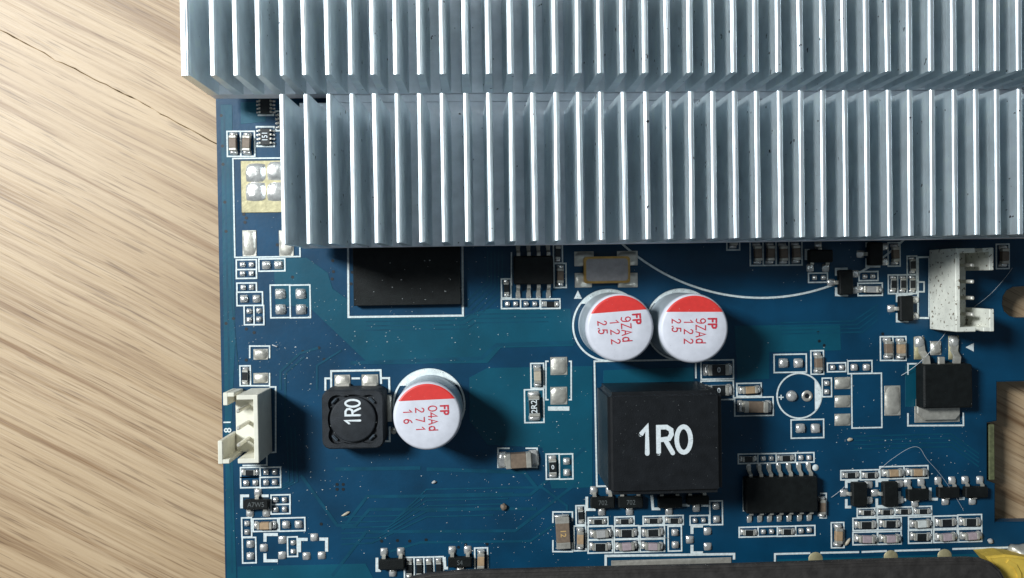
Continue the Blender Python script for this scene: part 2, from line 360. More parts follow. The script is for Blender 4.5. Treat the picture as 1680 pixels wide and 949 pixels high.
trace([(820, 800), (890, 800), (930, 830), (930, 838)], 4)
trace([(520, 640), (520, 600), (560, 575)], 3)
trace([(700, 770), (860, 775), (880, 800)], 6)
trace([(550, 770), (690, 768)], 6)
for k in range(6): trace([(850 - 8 * k, 800 + 9 * k), (700, 803 + 9 * k), (655 - 9 * k, 846 + 9 * k), (560, 848 + 9 * k)], 2.4)
for k in range(4): trace([(1280, 530 + 6 * k), (1400 + 5 * k, 527 + 6 * k), (1440, 500 + 8 * k)], 2.2)
for k in range(4): trace([(1400, 716 + 7 * k), (1560, 712 + 7 * k), (1606, 745 + 7 * k)], 2.2)
for k in range(3): trace([(470 + 7 * k, 700), (474 + 7 * k, 790), (440 + 9 * k, 805)], 2.2)

_SZ = [0]
def sz():
    _SZ[0] += 1; return 0.0065 + (_SZ[0] % 9) * 0.0004
def frame(x0, y0, x1, y1, w=2.35):
    c, a, b = RECT(x0, y0, x1, y1)
    link('silkscreen_frame', strip([(c.x - a / 2, c.y - b / 2), (c.x + a / 2, c.y - b / 2), (c.x + a / 2, c.y + b / 2), (c.x - a / 2, c.y + b / 2)], w / 131, sz(), 'silk', True), None, board)
def line(px, w=2.35, name='silkscreen_line'):
    link(name, strip([W(*p) for p in px], w / 131, sz(), 'silk'), None, board)
def blob(x, y, d=9, h=0.035, dy=None):
    c = W(x, y); k = 1 / 131
    solder(board, c.x, c.y, d * k, (dy or d) * k, h, 0.004, 'solder_pad')
def pad(x0, y0, x1, y1, m='tin', h=0.032):
    """a big flat tinned pad: a copper land with a low solder cushion on it"""
    c, a, b = RECT(x0, y0, x1, y1)
    p = link('solder_pad', box(a, b, 0.010, 0.004, m), None, board, (c.x, c.y, 0.001))
    if h: 
        s = link('solder_film', pillow(_PI[0] % 5).copy(), None, p, (0, 0, 0.0095), 0, (a * 0.94, b * 0.94, h)); _PI[0] += 1
        s.data.materials.clear(); s.data.materials.append(M[m])

# frames with empty pads: frame, then pad centres with their size
F = [((384, 260, 491, 422), [], 0),
     ((388, 426.5, 421, 442.5), [(398, 434.5), (412.5, 434.5)], 9), ((388, 442.5, 421, 457), [(398, 449.5), (412.5, 449)], 9),
     ((425, 425, 467.5, 445), [(437, 435.5), (457, 435)], 14),
     ((389, 464.6, 421, 479.5), [(399, 472), (413, 471.5)], 9), ((389, 479.5, 431, 501.5), [(400.5, 490.5), (421, 490.5)], 13),
     ((401, 501.5, 417, 533), [(409, 511), (409, 525)], 9), ((417, 501.5, 433, 533), [(425, 510), (425, 524)], 9),
     ((444, 468, 476, 521.5), [(460, 482.5), (460.5, 508)], 17), ((476, 468, 509, 521.5), [(493.5, 482.5), (494, 508)], 17),
     ((427, 767, 460.5, 783), [(436.5, 775), (451, 774.5)], 9), ((395, 783, 427, 800), [(404, 792.5), (419, 792)], 9.5), ((427, 783, 460.5, 800), [(436.5, 792), (451, 791.5)], 9.5),
     ((445, 812, 476, 827.6), [(452.5, 820), (467, 820)], 9), ((445, 827.6, 476, 843), [(452.5, 836), (467, 835.5)], 9),
     ((397, 849.6, 413, 881), [(405.3, 859), (405.5, 873)], 9), ((458.5, 849.6, 500.4, 871), [(469.5, 861), (490, 860.5)], 13),
     ((398, 882, 420, 923.6), [(410.8, 893), (410.8, 912.5)], 12.5), ((472, 881, 488, 913), [(481, 890.5), (481, 905)], 8.5),
     ((822.7, 491, 854, 506.4), [(832.5, 499), (846, 499)], 8.5), ((854, 491, 886, 506.4), [(863, 499), (877.5, 499)], 8.5),
     ((917.6, 745, 939.6, 786), [(929.7, 757), (930, 775.5)], 12),
     ((1269.7, 581.5, 1322.5, 611), [(1285, 596), (1309.4, 596)], 16), ((1357, 595.7, 1387, 610), [(1365.7, 603), (1380.6, 603)], 9),
     ((1390.6, 592, 1430, 613), [(1401, 603), (1421, 603)], 12), ((1348.6, 620.6, 1363.7, 651), [(1356, 629), (1356, 643)], 9),
     ((1297.7, 688.6, 1351, 718.6), [(1313, 703), (1337.7, 703)], 16),
     ((1132, 846, 1163, 861), [(1140, 854), (1154, 853.5)], 8), ((1164.4, 822, 1185, 861), [(1174.5, 830.6), (1175.5, 852)], 12),
     ((1096, 863.4, 1117.8, 904), [(1107, 873.7), (1107.7, 894)], 12),
     ((1243, 744.5, 1273, 760), [(1252, 752.4), (1265, 752)], 8.5), ((1304.5, 743, 1335, 758.5), [(1313.5, 751), (1327, 751)], 9),
     ((1243.5, 864, 1275, 880), [(1252, 872.5), (1265.5, 872)], 8.5), ((1305, 862.5, 1336.5, 878.5), [(1314, 871), (1327.5, 870)], 9),
     ((1326, 448.4, 1357, 463.5), [(1336, 456), (1350.5, 456)], 8.5), ((1409, 446, 1440, 460.7), [(1418.5, 454), (1431.5, 453.5)], 8.5)]
for fr, pads, d in F:
    frame(*fr)
    for p in pads: blob(p[0], p[1], d, 0.022 + d * 0.0016)
# pads of the two unfitted three-legged parts, with their corner brackets
for p in ((433, 899), (463, 886), (463, 911.5), (515.7, 881.7), (503, 912.5), (528, 911.5), (1131.6, 885.6), (1160.7, 872), (1161, 897)): blob(p[0], p[1], 13, 0.03)
for px in ([(456, 877), (435, 877), (435, 889)], [(456, 920), (435, 920), (435, 908)], [(491.5, 906), (491.5, 885), (505, 885)], [(524, 884.5), (536, 884.5), (536, 905)],
           [(1153, 863), (1135, 863), (1135, 876)], [(1153, 907), (1135, 907), (1135, 894)]): line(px, 5.0)
# large pads
pad(396, 264, 482, 349, 'gold', 0)
for x, y in ((420, 284), (455, 281), (420, 315), (455, 315)): blob(x, y, 34, 0.06, 32)
pad(398, 378, 421, 421); pad(458, 378, 482, 421)
pad(416, 572.6, 440, 590.5); pad(416, 612, 440, 629)
line([(410, 588), (410, 568), (442.5, 568), (442.5, 588)]); line([(411, 633), (442.5, 633), (442.5, 612)])
pad(903, 586, 930.7, 615.5); pad(903, 635, 930.7, 664)
line([(900, 593), (895.6, 593), (895.6, 656), (900, 656)]); line([(933, 593), (937, 593), (937, 656), (933, 656)])
line([(899, 670.5), (934, 670.5)], 7.0, 'silkscreen_bar')
for y in (619, 649, 679): pad(1369, y, 1395, y + 19.6)
frame(1397, 613, 1446, 702); pad(1450.6, 633, 1477, 682)
pad(1003, 917, 1200, 930, 'tin', 0.01)
line([(993.5, 930), (993.5, 912), (1204, 909), (1204, 918)], 4.0)
line([(1271, 922), (1271, 909), (1329, 907.5)], 3.2); line([(1345.5, 907), (1409, 905.7)], 3.2); line([(1413, 905.6), (1454.6, 904)], 3.2)
line([(1467, 903.6), (1542, 901.6)], 3.2); line([(1562, 900.8), (1662, 898)], 3.2)
for x, y in ((1338, 918), (1461.5, 915), (1549.6, 913)):
    c = W(x, y); link('solder_pad', lathe([(0.0, 0.008), (0.085, 0.008), (0.095, 0.001)], 20, 'gold'), None, board, (c.x, c.y, 0.001))
# memory chip and small-outline outlines
line([(571, 380), (571.8, 520.5), (759.5, 518), (758.5, 380)], 3.2)
line([(839, 414), (839, 469)], 2.2)
line([(1219.5, 785), (1219.5, 839)], 2.6)
line([(1345, 809.6), (1355, 809.6), (1355, 849.5), (1344, 849.5)], 2.4)
# inductor outlines
line([(1000, 797.5), (979, 798), (975, 593), (1141, 590), (1141.5, 621)], 2.8)
line([(543.5, 636), (543.5, 609), (624.5, 607.5), (625.5, 630)], 3.2); line([(534, 641), (534, 621), (543, 621)], 3.2); line([(626, 620.5), (638.5, 620.5), (639, 644)], 3.2)
line([(577, 621), (591, 621)], 3.2); line([(632, 724), (639.5, 724), (639.5, 700)], 3.0)
pad(549, 615, 575, 650); pad(593.6, 614.5, 621, 650); pad(633, 648, 643, 692, 'tin', 0.008)
# outlines of the sockets
line([(442, 635), (452.5, 635), (452.5, 742), (438, 743), (438, 763), (398, 764)], 2.4)
line([(1524, 422), (1505.5, 422.5), (1505.5, 522), (1524, 522)], 3.0); line([(1505.5, 463), (1515.5, 463), (1515.5, 479), (1505.5, 479)], 2.6); line([(1523.5, 424), (1523.5, 520)], 2.4)
# three-legged part brackets
def bracket(px, w=4.5): line(px, w)
for px in ([(409, 813.5), (396.5, 813.5), (396.5, 834)], [(429, 813.5), (441, 813.5)], [(962.5, 815), (962.5, 836), (977, 836)], [(1069, 812), (1071, 835), (1083, 835)],
           [(1118, 829), (1131, 829)], [(1150, 829), (1162, 829)], [(618.5, 915), (618.5, 936), (625, 936)], [(729, 914), (730, 932), (735, 932)],
           [(1322, 427), (1322, 411), (1328, 411)], [(1390, 441.5), (1371.5, 442), (1371.5, 453)], [(1391, 484.5), (1371.5, 484), (1371.5, 472)],
           [(1421.5, 398), (1421.5, 406)], [(1444, 437), (1421.5, 437), (1421.5, 424)], [(1471.5, 496), (1471.5, 485), (1497, 482)], [(1490, 527), (1471.5, 527), (1471.5, 514)],
           [(1407, 790), (1388, 790), (1388, 801)], [(1396, 832), (1388, 832), (1388, 819)], [(1457, 789), (1438, 789), (1438, 799)], [(1452, 831), (1438, 831), (1438, 818)],
           [(1475, 806), (1476, 820), (1486, 820)], [(1525.5, 800), (1525.5, 819), (1538, 819)], [(1573, 818), (1582, 818)]): bracket(px)
line([(423, 189.5), (448.5, 189.5), (448.5, 187)], 2.6); line([(421, 211), (421, 208.5), (449.5, 208.5), (449.5, 211)], 2.6); line([(422, 238), (422, 240.5), (450, 240.5), (450, 238)], 2.6)
line([(464, 183), (452, 183), (452, 186)], 2.4); line([(464, 215), (453, 215), (453, 212)], 2.6)
# regulator outline, round unfitted capacitor, dots and triangles
line([(1489, 615), (1489, 597), (1513, 597)], 2.6); line([(1489, 678), (1489, 698.5), (1580, 698), (1579.5, 677)], 2.8); line([(1514, 600), (1514, 668)], 1.4)
cc = W(1311, 649.5); cr = 37.5 / 131
link('silkscreen_ring', strip([(cc.x + cr * math.cos(a * math.pi / 32), cc.y + cr * math.sin(a * math.pi / 32)) for a in range(64)], 2.6 / 131, sz(), 'silk', True), None, board)
a0 = math.acos(26 / 37.5)
link('silkscreen_fill', sheet([(cc.x + cr * math.cos(-a0 + 2 * a0 * k / 20), cc.y + cr * math.sin(-a0 + 2 * a0 * k / 20)) for k in range(21)], 0.0105, 'silk_worn'), None, board)
line([(1277, 652), (1285.5, 652)], 2.0); line([(1281.2, 648), (1281.2, 656)], 2.0)
c = W(1298.6, 650); link('solder_pad', lathe([(0.072, 0.0), (0.070, 0.012), (0.055, 0.035), (0.030, 0.048), (0, 0.052)], 22, 'solder'), None, board, (c.x, c.y, 0.003))
c = W(1324, 650); rg = link('solder_pad', lathe([(0.030, 0.0), (0.032, 0.012), (0.066, 0.012), (0.072, 0.0)], 24, 'tin'), None, board, (c.x, c.y, 0.003))
link('hole', lathe([(0, 0.002), (0.031, 0.002)], 16, 'via'), None, rg, (0, 0, 0.001))
c = W(1337.7, 767.4); link('silkscreen_dot', lathe([(0, 0.008), (0.04, 0.008), (0.041, 0.004)], 20, 'silk'), None, board, (c.x, c.y, 0))
for pts in (((941.5, 490.5), (954.5, 490.5), (948, 476.5)), ((1583.5, 570), (1597, 563), (1597, 577))):
    link('silkscreen_triangle', sheet([W(*p) for p in pts], sz(), 'silk_worn'), None, board)
ac = W(1250, 145); ar = (W(1250, 489) - ac).length
link('silkscreen_arc', strip([(ac.x + ar * math.cos(math.radians(a)), ac.y + ar * math.sin(math.radians(a))) for a in range(-135, -40, 2)], 3.4 / 131, sz(), 'silk'), None, board)
for s, x, y in (('8', 374.5, 706), ('I', 373.5, 693)):
    c = W(x, y); link('silkscreen_character', text(s, 0.125, 'silk', 1.0, 0.002), None, board, (c.x, c.y, 0.008), math.pi / 2)
# capacitor rings with filled segments
def cap_ring(x, y, rr, chord, tilt):
    c = W(x, y); r = rr / 131
    link('silkscreen_ring', strip([(c.x + r * math.cos(a * math.pi / 36), c.y + r * math.sin(a * math.pi / 36)) for a in range(72)], 3.0 / 131, sz(), 'silk', True), None, board)
    a0 = math.acos(chord)
    link('silkscreen_fill', sheet([(c.x + r * math.cos(math.pi / 2 + tilt - a0 + 2 * a0 * k / 24), c.y + r * math.sin(math.pi / 2 + tilt - a0 + 2 * a0 * k / 24)) for k in range(25)], 0.0107, 'silk_worn'), None, board)
cap_ring(704, 664, 58, 0.55, 0.0); cap_ring(998, 534, 58.5, 0.62, 0.0); cap_ring(1117, 533, 58.5, 0.62, 0.0)
c = W(646, 707); link('test_point', lathe([(0, 0.008), (0.04, 0.008), (0.042, 0.001)], 18, 'tin'), None, board, (c.x, c.y, 0))
# via holes: small and too many to name
bm = bmesh.new()
vias = [(363, 190), (365, 240), (366, 270), (369, 332), (371, 380), (400, 352), (404, 358), (402, 365), (546, 428), (547, 446), (545, 458), (497, 577), (523, 571), (532, 590), (404, 591), (383, 523), (371, 531), (404, 540), (417, 546),
        (1342, 546), (1344, 560), (1352, 567), (527, 860), (626, 888), (652, 887), (672, 888), (699, 886), (752, 898), (764, 894), (1448, 548), (455, 402), (578, 447), (576, 466), (553, 795), (563, 795), (553, 803), (563, 803), (799, 893), (480, 455)]
for px, py in vias:
    c = W(px, py); r = 0.020
    ri = [bm.verts.new((c.x + r * math.cos(k * math.pi / 5), c.y + r * math.sin(k * math.pi / 5), 0.0036)) for k in range(10)]
    bm.faces.new(ri)
vo = link('via_holes', mesh_from('via_mesh', bm), 'via', board); vo['kind'] = 'stuff'

# ================================================================== COMPONENT BUILDERS
GRP = {}
def chip(kind, fr, orient, colour, label, group, draw=True, mark=None, size=None, ht=None):
    """two-terminal chip resistor or capacitor inside its silkscreen frame"""
    if draw: frame(*fr)
    c, a, b = RECT(*fr)
    L, Wd = (a, b) if orient == 'h' else (b, a)
    l, w = size if size else (L * 0.62, Wd * 0.56)
    h = ht if ht else (w * 0.75 if kind == 'cap' else w * 0.42)
    rot = (0 if orient == 'h' else math.pi / 2) + random.uniform(-0.05, 0.05)
    name = 'chip_capacitor' if kind == 'cap' else 'chip_resistor'
    t = thing(name, label, 'capacitor' if kind == 'cap' else 'resistor', (c.x + random.uniform(-.004, .004), c.y + random.uniform(-.004, .004), 0.010), rot, group)
    if kind == 'cap':
        link('body', box(l * 0.60, w * 0.97, h * 0.96, 0.006, colour), None, t, (0, 0, 0.001))
        for s in (-1, 1): link('terminal', box(l * 0.205, w, h, 0.008, 'tin'), None, t, (s * l * 0.398, 0, 0))
    else:
        bd = link('body', box(l * 0.74, w * 0.97, h * 0.92, 0.003, 'pale'), None, t, (0, 0, 0.001))
        link('coating', box(l * 0.66, w * 0.99, h * 0.14, 0.003, 'black_chip'), None, bd, (0, 0, h * 0.90))
        for s in (-1, 1): link('terminal', box(l * 0.15, w, h * 1.02, 0.005, 'tin'), None, t, (s * l * 0.425, 0, 0))
        if mark: link('marking', text(mark[0], mark[1], 'paint_white', 1.0, 0.001), None, bd, (0, 0, h * 1.04 + 0.003), mark[2] if len(mark) > 2 else 0)
    ex = (L * 0.86 - l) / 2
    for s in (-1, 1):
        o = solder(t, s * (l / 2 + ex * 0.42), 0, ex * 1.5, w * 1.12, min(h * 0.8, 0.05) + 0.008, -0.006)
    return t
_leg = {}
def leg_mesh(w, reach, z_top, t=0.018):
    """gull-wing lead leaving the body towards +x at height z_top and landing on the pad"""
    k = ('leg', round(w, 3), round(reach, 3), round(z_top, 3))
    if k in CACHE: return CACHE[k]
    prof = [(-0.02, z_top), (reach * 0.28, z_top), (reach * 0.50, t * 0.5 + 0.004), (reach, t * 0.5)]
    bm = bmesh.new(); up = []; dn = []
    for x, z in prof:
        up.append((bm.verts.new((x, -w / 2, z + t / 2)), bm.verts.new((x, w / 2, z + t / 2))))
        dn.append((bm.verts.new((x, -w / 2, z - t / 2)), bm.verts.new((x, w / 2, z - t / 2))))
    for i in range(len(prof) - 1):
        bm.faces.new((up[i][0], up[i + 1][0], up[i + 1][1], up[i][1])); bm.faces.new((dn[i][0], dn[i][1], dn[i + 1][1], dn[i + 1][0]))
        bm.faces.new((up[i][0], dn[i][0], dn[i + 1][0], up[i + 1][0])); bm.faces.new((up[i][1], up[i + 1][1], dn[i + 1][1], dn[i][1]))
    e = len(prof) - 1
    bm.faces.new((up[0][0], up[0][1], dn[0][1], dn[0][0])); bm.faces.new((up[e][0], dn[e][0], dn[e][1], up[e][1]))
    bmesh.ops.recalc_face_normals(bm, faces=bm.faces[:])
    me = mesh_from('lead_mesh', bm); me.materials.append(M['tin']); CACHE[k] = me; return me
def sot(body, lone, label, group, mark=None):
    """three-legged package; lone is the side of its single leg: 'up', 'down', 'left'"""
    c, a, b = RECT(*body, 0.09)
    L, Wd = (a, b) if lone in ('up', 'down') else (b, a)
    rot = {'up': 0, 'down': math.pi, 'left': math.pi / 2}[lone] + random.uniform(-.02, .02)
    t = thing('transistor', label, 'transistor', (c.x, c.y, 0.012), rot, group)
    bd = link('body', box(L, Wd, 0.092, 0.014, 'black'), None, t, (0, 0, 0.008))
    if mark: link('marking', text(mark, 0.085, 'paint_grey', 0.9), None, bd, (0, 0, 0.0925), -rot if lone == 'down' else 0)
    for x, s in ((0, 1), (-L * 0.33, -1), (L * 0.33, -1)):
        link('leg', leg_mesh(0.045, 0.075, 0.05), None, t, (x, s * Wd / 2, 0), s * math.pi / 2)
        solder(t, x, s * (Wd / 2 + 0.066), 0.094, 0.105, 0.034, -0.008)
    return t

def build_electrolytic(cx, cy, r_px, tilt, lines, ht, label):
    c = W(cx, cy, ht); r = (W(cx + r_px, cy, ht) - W(cx - r_px, cy, ht)).length / 2
    t = thing('electrolytic_capacitor', label, 'capacitor', (c.x, c.y, 0.012), tilt)
    h = ht - 0.012
    can = link('can', lathe([(0, 0), (r * 0.90, 0), (r * 0.97, 0.01), (r, 0.05), (r, 0.09), (r * 0.955, 0.12), (r * 0.955, 0.14), (r, 0.17), (r, h - 0.075)], 64, 'can'), None, t)
    top = link('can_top', lathe([(r, h - 0.075), (r * 0.993, h - 0.045), (r * 0.972, h - 0.022), (r * 0.94, h - 0.007), (r * 0.90, h), (r * 0.5, h), (0, h)], 64, 'can_top'), None, t)
    rr = r * 0.945; ch = 0.48 * r; a0 = math.acos(ch / rr)
    bm = bmesh.new(); n = 32; arc = []
    for k in range(n + 1):
        a = math.pi / 2 - a0 + 2 * a0 * k / n; arc.append((rr * math.cos(a), rr * math.sin(a)))
    prev = None
    for k in range(n + 1):   # the print follows the rounded shoulder
        x, y = arc[k]; q = 0.9 * r / rr
        yi = max(ch, y * q); vo_ = bm.verts.new((x, y, h - 0.0065)); vi = bm.verts.new((x * q, yi, h + 0.0012)); vc = bm.verts.new((x * q, ch, h + 0.0012))
        if prev:
            bm.faces.new((prev[0], vo_, vi, prev[1]))
            if (vi.co - vc.co).length > 1e-5 or (prev[1].co - prev[2].co).length > 1e-5: bm.faces.new((prev[1], vi, vc, prev[2]))
        prev = (vo_, vi, vc)
    bmesh.ops.remove_doubles(bm, verts=bm.verts[:], dist=1e-5); bmesh.ops.recalc_face_normals(bm, faces=bm.faces[:])
    if sum(f.normal.z for f in bm.faces) < 0: bmesh.ops.reverse_faces(bm, faces=bm.faces[:])
    link('red_segment', mesh_from('segment_mesh', bm), 'red', top)
    k = r / r_px
    for s, x, y, hp, wp, length in lines:      # offsets and sizes in pixels of the top face
        adv = length / (len(s.replace(' ', '')) + 0.55 * s.count(' ') - 0.22) / (hp / 1.4) 
        link('marking', lettering(s, hp * k, wp * k, 'red_ink', 1.0, adv), None, top, (x * k, -y * k, h + 0.0004), -math.pi / 2)
    return t

# ================================================================== HEAT SINK
HZ0, HZ1, HZT = 0.30, 0.53, 1.50
hs = thing('heat_sink', 'silver aluminium heat sink with tall parallel fins across the top', 'heat sink', (0, 0, 0))
up_y = W(820, 121, HZT).y; up_top = W(820, -70, HZT).y
lo_y1 = W(820, 152.5, HZT).y; lo_y0 = W(820, 396, HZT).y
FX0, FP_ = -2.053, 0.2435
xr = FX0 + 36.6 * FP_
x_first = W(302.6, 60, HZT).x; x_low0 = FX0 - 0.034
ych = lo_y1
link('base_plate', prism([(x_first - 0.05, up_y), (xr, up_y), (xr, up_top), (x_first - 0.05, up_top)], HZ0, HZ1, 0.006, 1, 'alu_base'), None, hs)
link('base_plate', prism([(x_low0, lo_y0 - 0.008), (xr, lo_y0 - 0.008), (xr, lo_y1 + 0.115), (x_low0, lo_y1 + 0.115)], HZ0, HZ1 - 0.06, 0.006, 1, 'alu_base'), None, hs)
link('base_step', prism([(x_low0 + 0.4, lo_y1 + 0.113), (xr, lo_y1 + 0.113), (xr, up_y - 0.004), (x_low0 + 0.4, up_y - 0.004)], HZ0 + 0.02, HZ1 - 0.03, 0.004, 1, 'alu_base'), None, hs)
def fin_mesh(t_tip, t_base, length, z0, z1, m='alu'):
    k = ('fin', t_tip, t_base, round(length, 4), z0, z1)
    if k in CACHE: return CACHE[k]
    a, b = t_tip / 2, t_base / 2; r = a * 0.8
    prof = [(-b - .012, z0), (-b, z0 + 0.05), (-a, z1 - r * 0.75), (-a + r * 0.13, z1 - r * 0.38), (-a + r * 0.5, z1 - r * 0.11), (-a + r, z1), (a - r, z1), (a - r * 0.5, z1 - r * 0.11), (a - r * 0.13, z1 - r * 0.38), (a, z1 - r * 0.75), (b, z0 + 0.05), (b + .012, z0)]
    bm = bmesh.new(); A = [bm.verts.new((x, 0, z)) for x, z in prof]; B = [bm.verts.new((x, -length, z)) for x, z in prof]
    n = len(prof)
    for i in range(n): bm.faces.new((A[i], A[(i + 1) % n], B[(i + 1) % n], B[i]))
    bm.faces.new(A); bm.faces.new(B[::-1]); bmesh.ops.recalc_face_normals(bm, faces=bm.faces[:])
    me = mesh_from('fin_mesh', bm); me.materials.append(M[m]); CACHE[k] = me; return me
link('fin', fin_mesh(0.100, 0.11, up_top - up_y, HZ1 - 0.01, HZT), None, hs, (x_first, up_top, 0))
for i in range(-3, 37):
    link('fin', fin_mesh(0.070, 0.104, up_top - up_y, HZ1 - 0.01, HZT), None, hs, (FX0 + FP_ * i + random.uniform(-.007, .007), up_top, random.uniform(-.005, .005)), random.uniform(-.004, .004))
for i in range(0, 37):
    link('fin', fin_mesh(0.062, 0.098, lo_y1 - lo_y0, HZ1 - 0.07, HZT), None, hs, (FX0 + FP_ * i + random.uniform(-.007, .007), lo_y1, random.uniform(-.005, .005)), random.uniform(-.004, .004))
for x, y in ((-1.2, 1.6), (5.6, 1.6), (5.6, 2.9), (-1.6, 2.9)):
    link('mounting_post', lathe([(0, 0.0), (0.15, 0.0), (0.15, HZ0 + 0.01), (0, HZ0 + 0.01)], 20, 'alu_base'), None, hs, (x, y, 0))

# ================================================================== LARGE PARTS
build_electrolytic(1017.5, 538.5, 56.3, math.radians(3.6), [('FP', 28, -21, 12, 3.0, 16), ('9ZAd', 10, -18, 15.5, 1.8, 41), ('1 2 2', -9, -14, 14, 1.8, 39), ('2.5', -29, -14, 14, 1.8, 25)], 0.83,
                   'white round capacitor marked 9ZAd, just below the gold-rimmed crystal')
build_electrolytic(1139.5, 539.6, 57, math.radians(-0.9), [('FP', 29, -17, 13, 3.0, 16), ('9ZAd', 10, -17, 15.5, 1.8, 41), ('1 2 2', -10, -15, 14, 1.8, 39), ('2.5', -30, -16, 14, 1.8, 25)], 0.83,
                   'white round capacitor marked 9ZAd, right of the pair above the big black block')
build_electrolytic(701, 683.5, 56.8, math.radians(1.6), [('FP', 28.5, -17, 12.5, 2.8, 15), ('04Ad', 9, -17, 14, 1.8, 41), ('2 7 1', -12, -15, 13.5, 1.8, 39), ('1 6', -32, -13, 13.5, 1.8, 23)], 0.80,
                   'white round capacitor marked 04Ad beside the small square inductor')

# big moulded inductor
HI = 0.98
c, a, b = RECT(1000, 643, 1185, 812, HI)
t = thing('power_inductor', 'large black cube inductor with big white 1R0 marking', 'inductor', (c.x, c.y, 0.012))
me = box(a * 1.015, b * 1.0, HI - 0.03, 0.055, 'black_moulded', 3)
bd = link('body', me, None, t, (0, 0, 0.018))
kk = (W(1200, 723, HI).x - W(1000, 723, HI).x) / 200
o = link('marking', lettering('1R0', 43 * kk, 7.6 * kk, 'paint_white', 1.02, 0.98), None, bd, (W(1048, 723, HI).x - c.x, W(1047, 723, HI).y - c.y, HI - 0.0295))
link('terminal', box(0.3, 0.10, 0.04, 0.008, 'tin'), None, t, (-0.1, -(b * 0.5 - 0.02), -0.008))

# small drum inductor
HS = 0.42
c, a, b = RECT(528, 640, 630, 737, HS)
t = thing('drum_inductor', 'small square black inductor with rounded corners and sideways 1R0 marking', 'inductor', (c.x, c.y, 0.012), math.radians(-0.3))
def rrect(w, h, r, n=6):
    P = []
    for sx, sy, a0 in ((1, 1, 0), (-1, 1, 90), (-1, -1, 180), (1, -1, 270)):
        for k in range(n + 1):
            q = math.radians(a0 + 90 * k / n); P.append((sx * (w / 2 - r) + r * math.cos(q), sy * (h / 2 - r) + r * math.sin(q)))
    return P
bd = link('body', prism(rrect(a, b, 0.10), 0.0, HS - 0.06, 0.015, 2, 'black_soft'), None, t)
# the square shell: a rim with a round well, the drum core standing in it
n = 64; outer = []
def rr_r(q, w, h, r):   # distance to a rounded rectangle along angle q
    d = Vector((math.cos(q), math.sin(q))); lo2, hi2 = 0.0, w
    for _ in range(24):
        m_ = (lo2 + hi2) / 2; px_, py_ = abs(d.x * m_), abs(d.y * m_)
        ex, ey = px_ - (w / 2 - r), py_ - (h / 2 - r)
        ins = (ex <= 0 and py_ <= h / 2) or (ey <= 0 and px_ <= w / 2) or (ex > 0 and ey > 0 and ex * ex + ey * ey <= r * r)
        if ins: lo2 = m_
        else: hi2 = m_
    return lo2
well = []
for k in range(n):
    q = 2 * math.pi * k / n; base_r = 0.300
    corner = abs(math.sin(2 * q)); well.append(base_r + 0.075 * max(0.0, corner - 0.72) / 0.28)
bm = bmesh.new(); z1 = HS - 0.012; zz = HS - 0.062
rings = []
for ring, (rad, z) in enumerate(((None, zz), (None, z1 - 0.02), ('in', z1), ('well', z1), ('well2', zz))):
    vs = []
    for k in range(n):
        q = 2 * math.pi * k / n; ro = rr_r(q, a, b, 0.10)
        r_ = {None: ro, 'in': ro - 0.018, 'well': well[k], 'well2': well[k] - 0.004}[rad]
        vs.append(bm.verts.new((r_ * math.cos(q), r_ * math.sin(q), z)))
    rings.append(vs)
for p_, q_ in zip(rings[:-1], rings[1:]):
    for k in range(n): bm.faces.new((p_[k], p_[(k + 1) % n], q_[(k + 1) % n], q_[k]))
bmesh.ops.recalc_face_normals(bm, faces=bm.faces[:])
rim = link('rim', mesh_from('rim_mesh', bm), 'black_soft', t)
core = link('core', lathe([(0.276, zz - 0.01), (0.276, z1 - 0.012), (0.268, z1 - 0.002), (0.255, z1 + 0.001), (0, z1 + 0.001)], 48, 'black_soft'), None, t)
for q in (45, 135, 225, 315):
    rq = math.radians(q); link('resin_drop', box(0.10, 0.03, 0.044, 0.012, 'resin', 2), None, t, (0.315 * math.cos(rq), 0.315 * math.sin(rq), zz - 0.002), rq + math.pi / 2)
cm = W(577.5, 675, HS) - c
cm = W(579, 697, HS) - c; kk = 1 / 136
link('marking', lettering('1R0', 24 * kk, 3.4 * kk, 'paint_white', 1.0, 0.85), None, core, (cm.x, cm.y, z1 + 0.0015), math.pi / 2)
cm = W(577.5, 656, HS) - c
for s in (-1, 1): link('terminal', box(0.16, 0.05, 0.05, 0.008, 'tin'), None, t, (s * 0.17, b / 2 + 0.01, -0.004))

# memory chip half under the heat sink
c, a, b = RECT(579, 330, 755, 501, 0.11)
t = thing('memory_chip', 'flat black rectangular memory chip half hidden under the heat sink', 'chip', (c.x, c.y, 0.010))
link('body', box(a, b, 0.085, 0.006, 'black'), None, t, (0, 0, 0.018)); link('substrate', box(a * 0.99, b * 0.99, 0.02, 0, 'via'), None, t)

# small-outline chip with eight legs
def gull_chip(body, h, top, bot, label, name='integrated_circuit', lw=0.045, reach=0.12):
    c, a, b = RECT(*body, h)
    t = thing(name, label, 'chip', (c.x, c.y, 0.012)); link('body', box(a, b, h - 0.02, 0.016, 'black'), None, t, (0, 0, 0.012))
    for xs, s in ((top, 1), (bot, -1)):
        for x in xs:
            xx = W(x, (body[1] if s > 0 else body[3])).x - c.x
            link('leg', leg_mesh(lw, reach, h * 0.5), None, t, (xx, s * b / 2, 0), s * math.pi / 2); solder(t, xx, s * (b / 2 + reach * 0.92), 0.062, 0.085, 0.022, -0.008)
    return t
gull_chip((843, 420, 908, 467), 0.15, (850, 867, 883, 899), (849.7, 867, 883, 899.5), 'black eight-legged chip below the heat sink, left of the crystal', reach=0.15)
gull_chip((1224, 784, 1342, 842), 0.16, (1228, 1245, 1261, 1277, 1293.4, 1310, 1326), (1229, 1246, 1262, 1278, 1294, 1311, 1327), 'black fourteen-legged chip right of the big black cube inductor', reach=0.125)

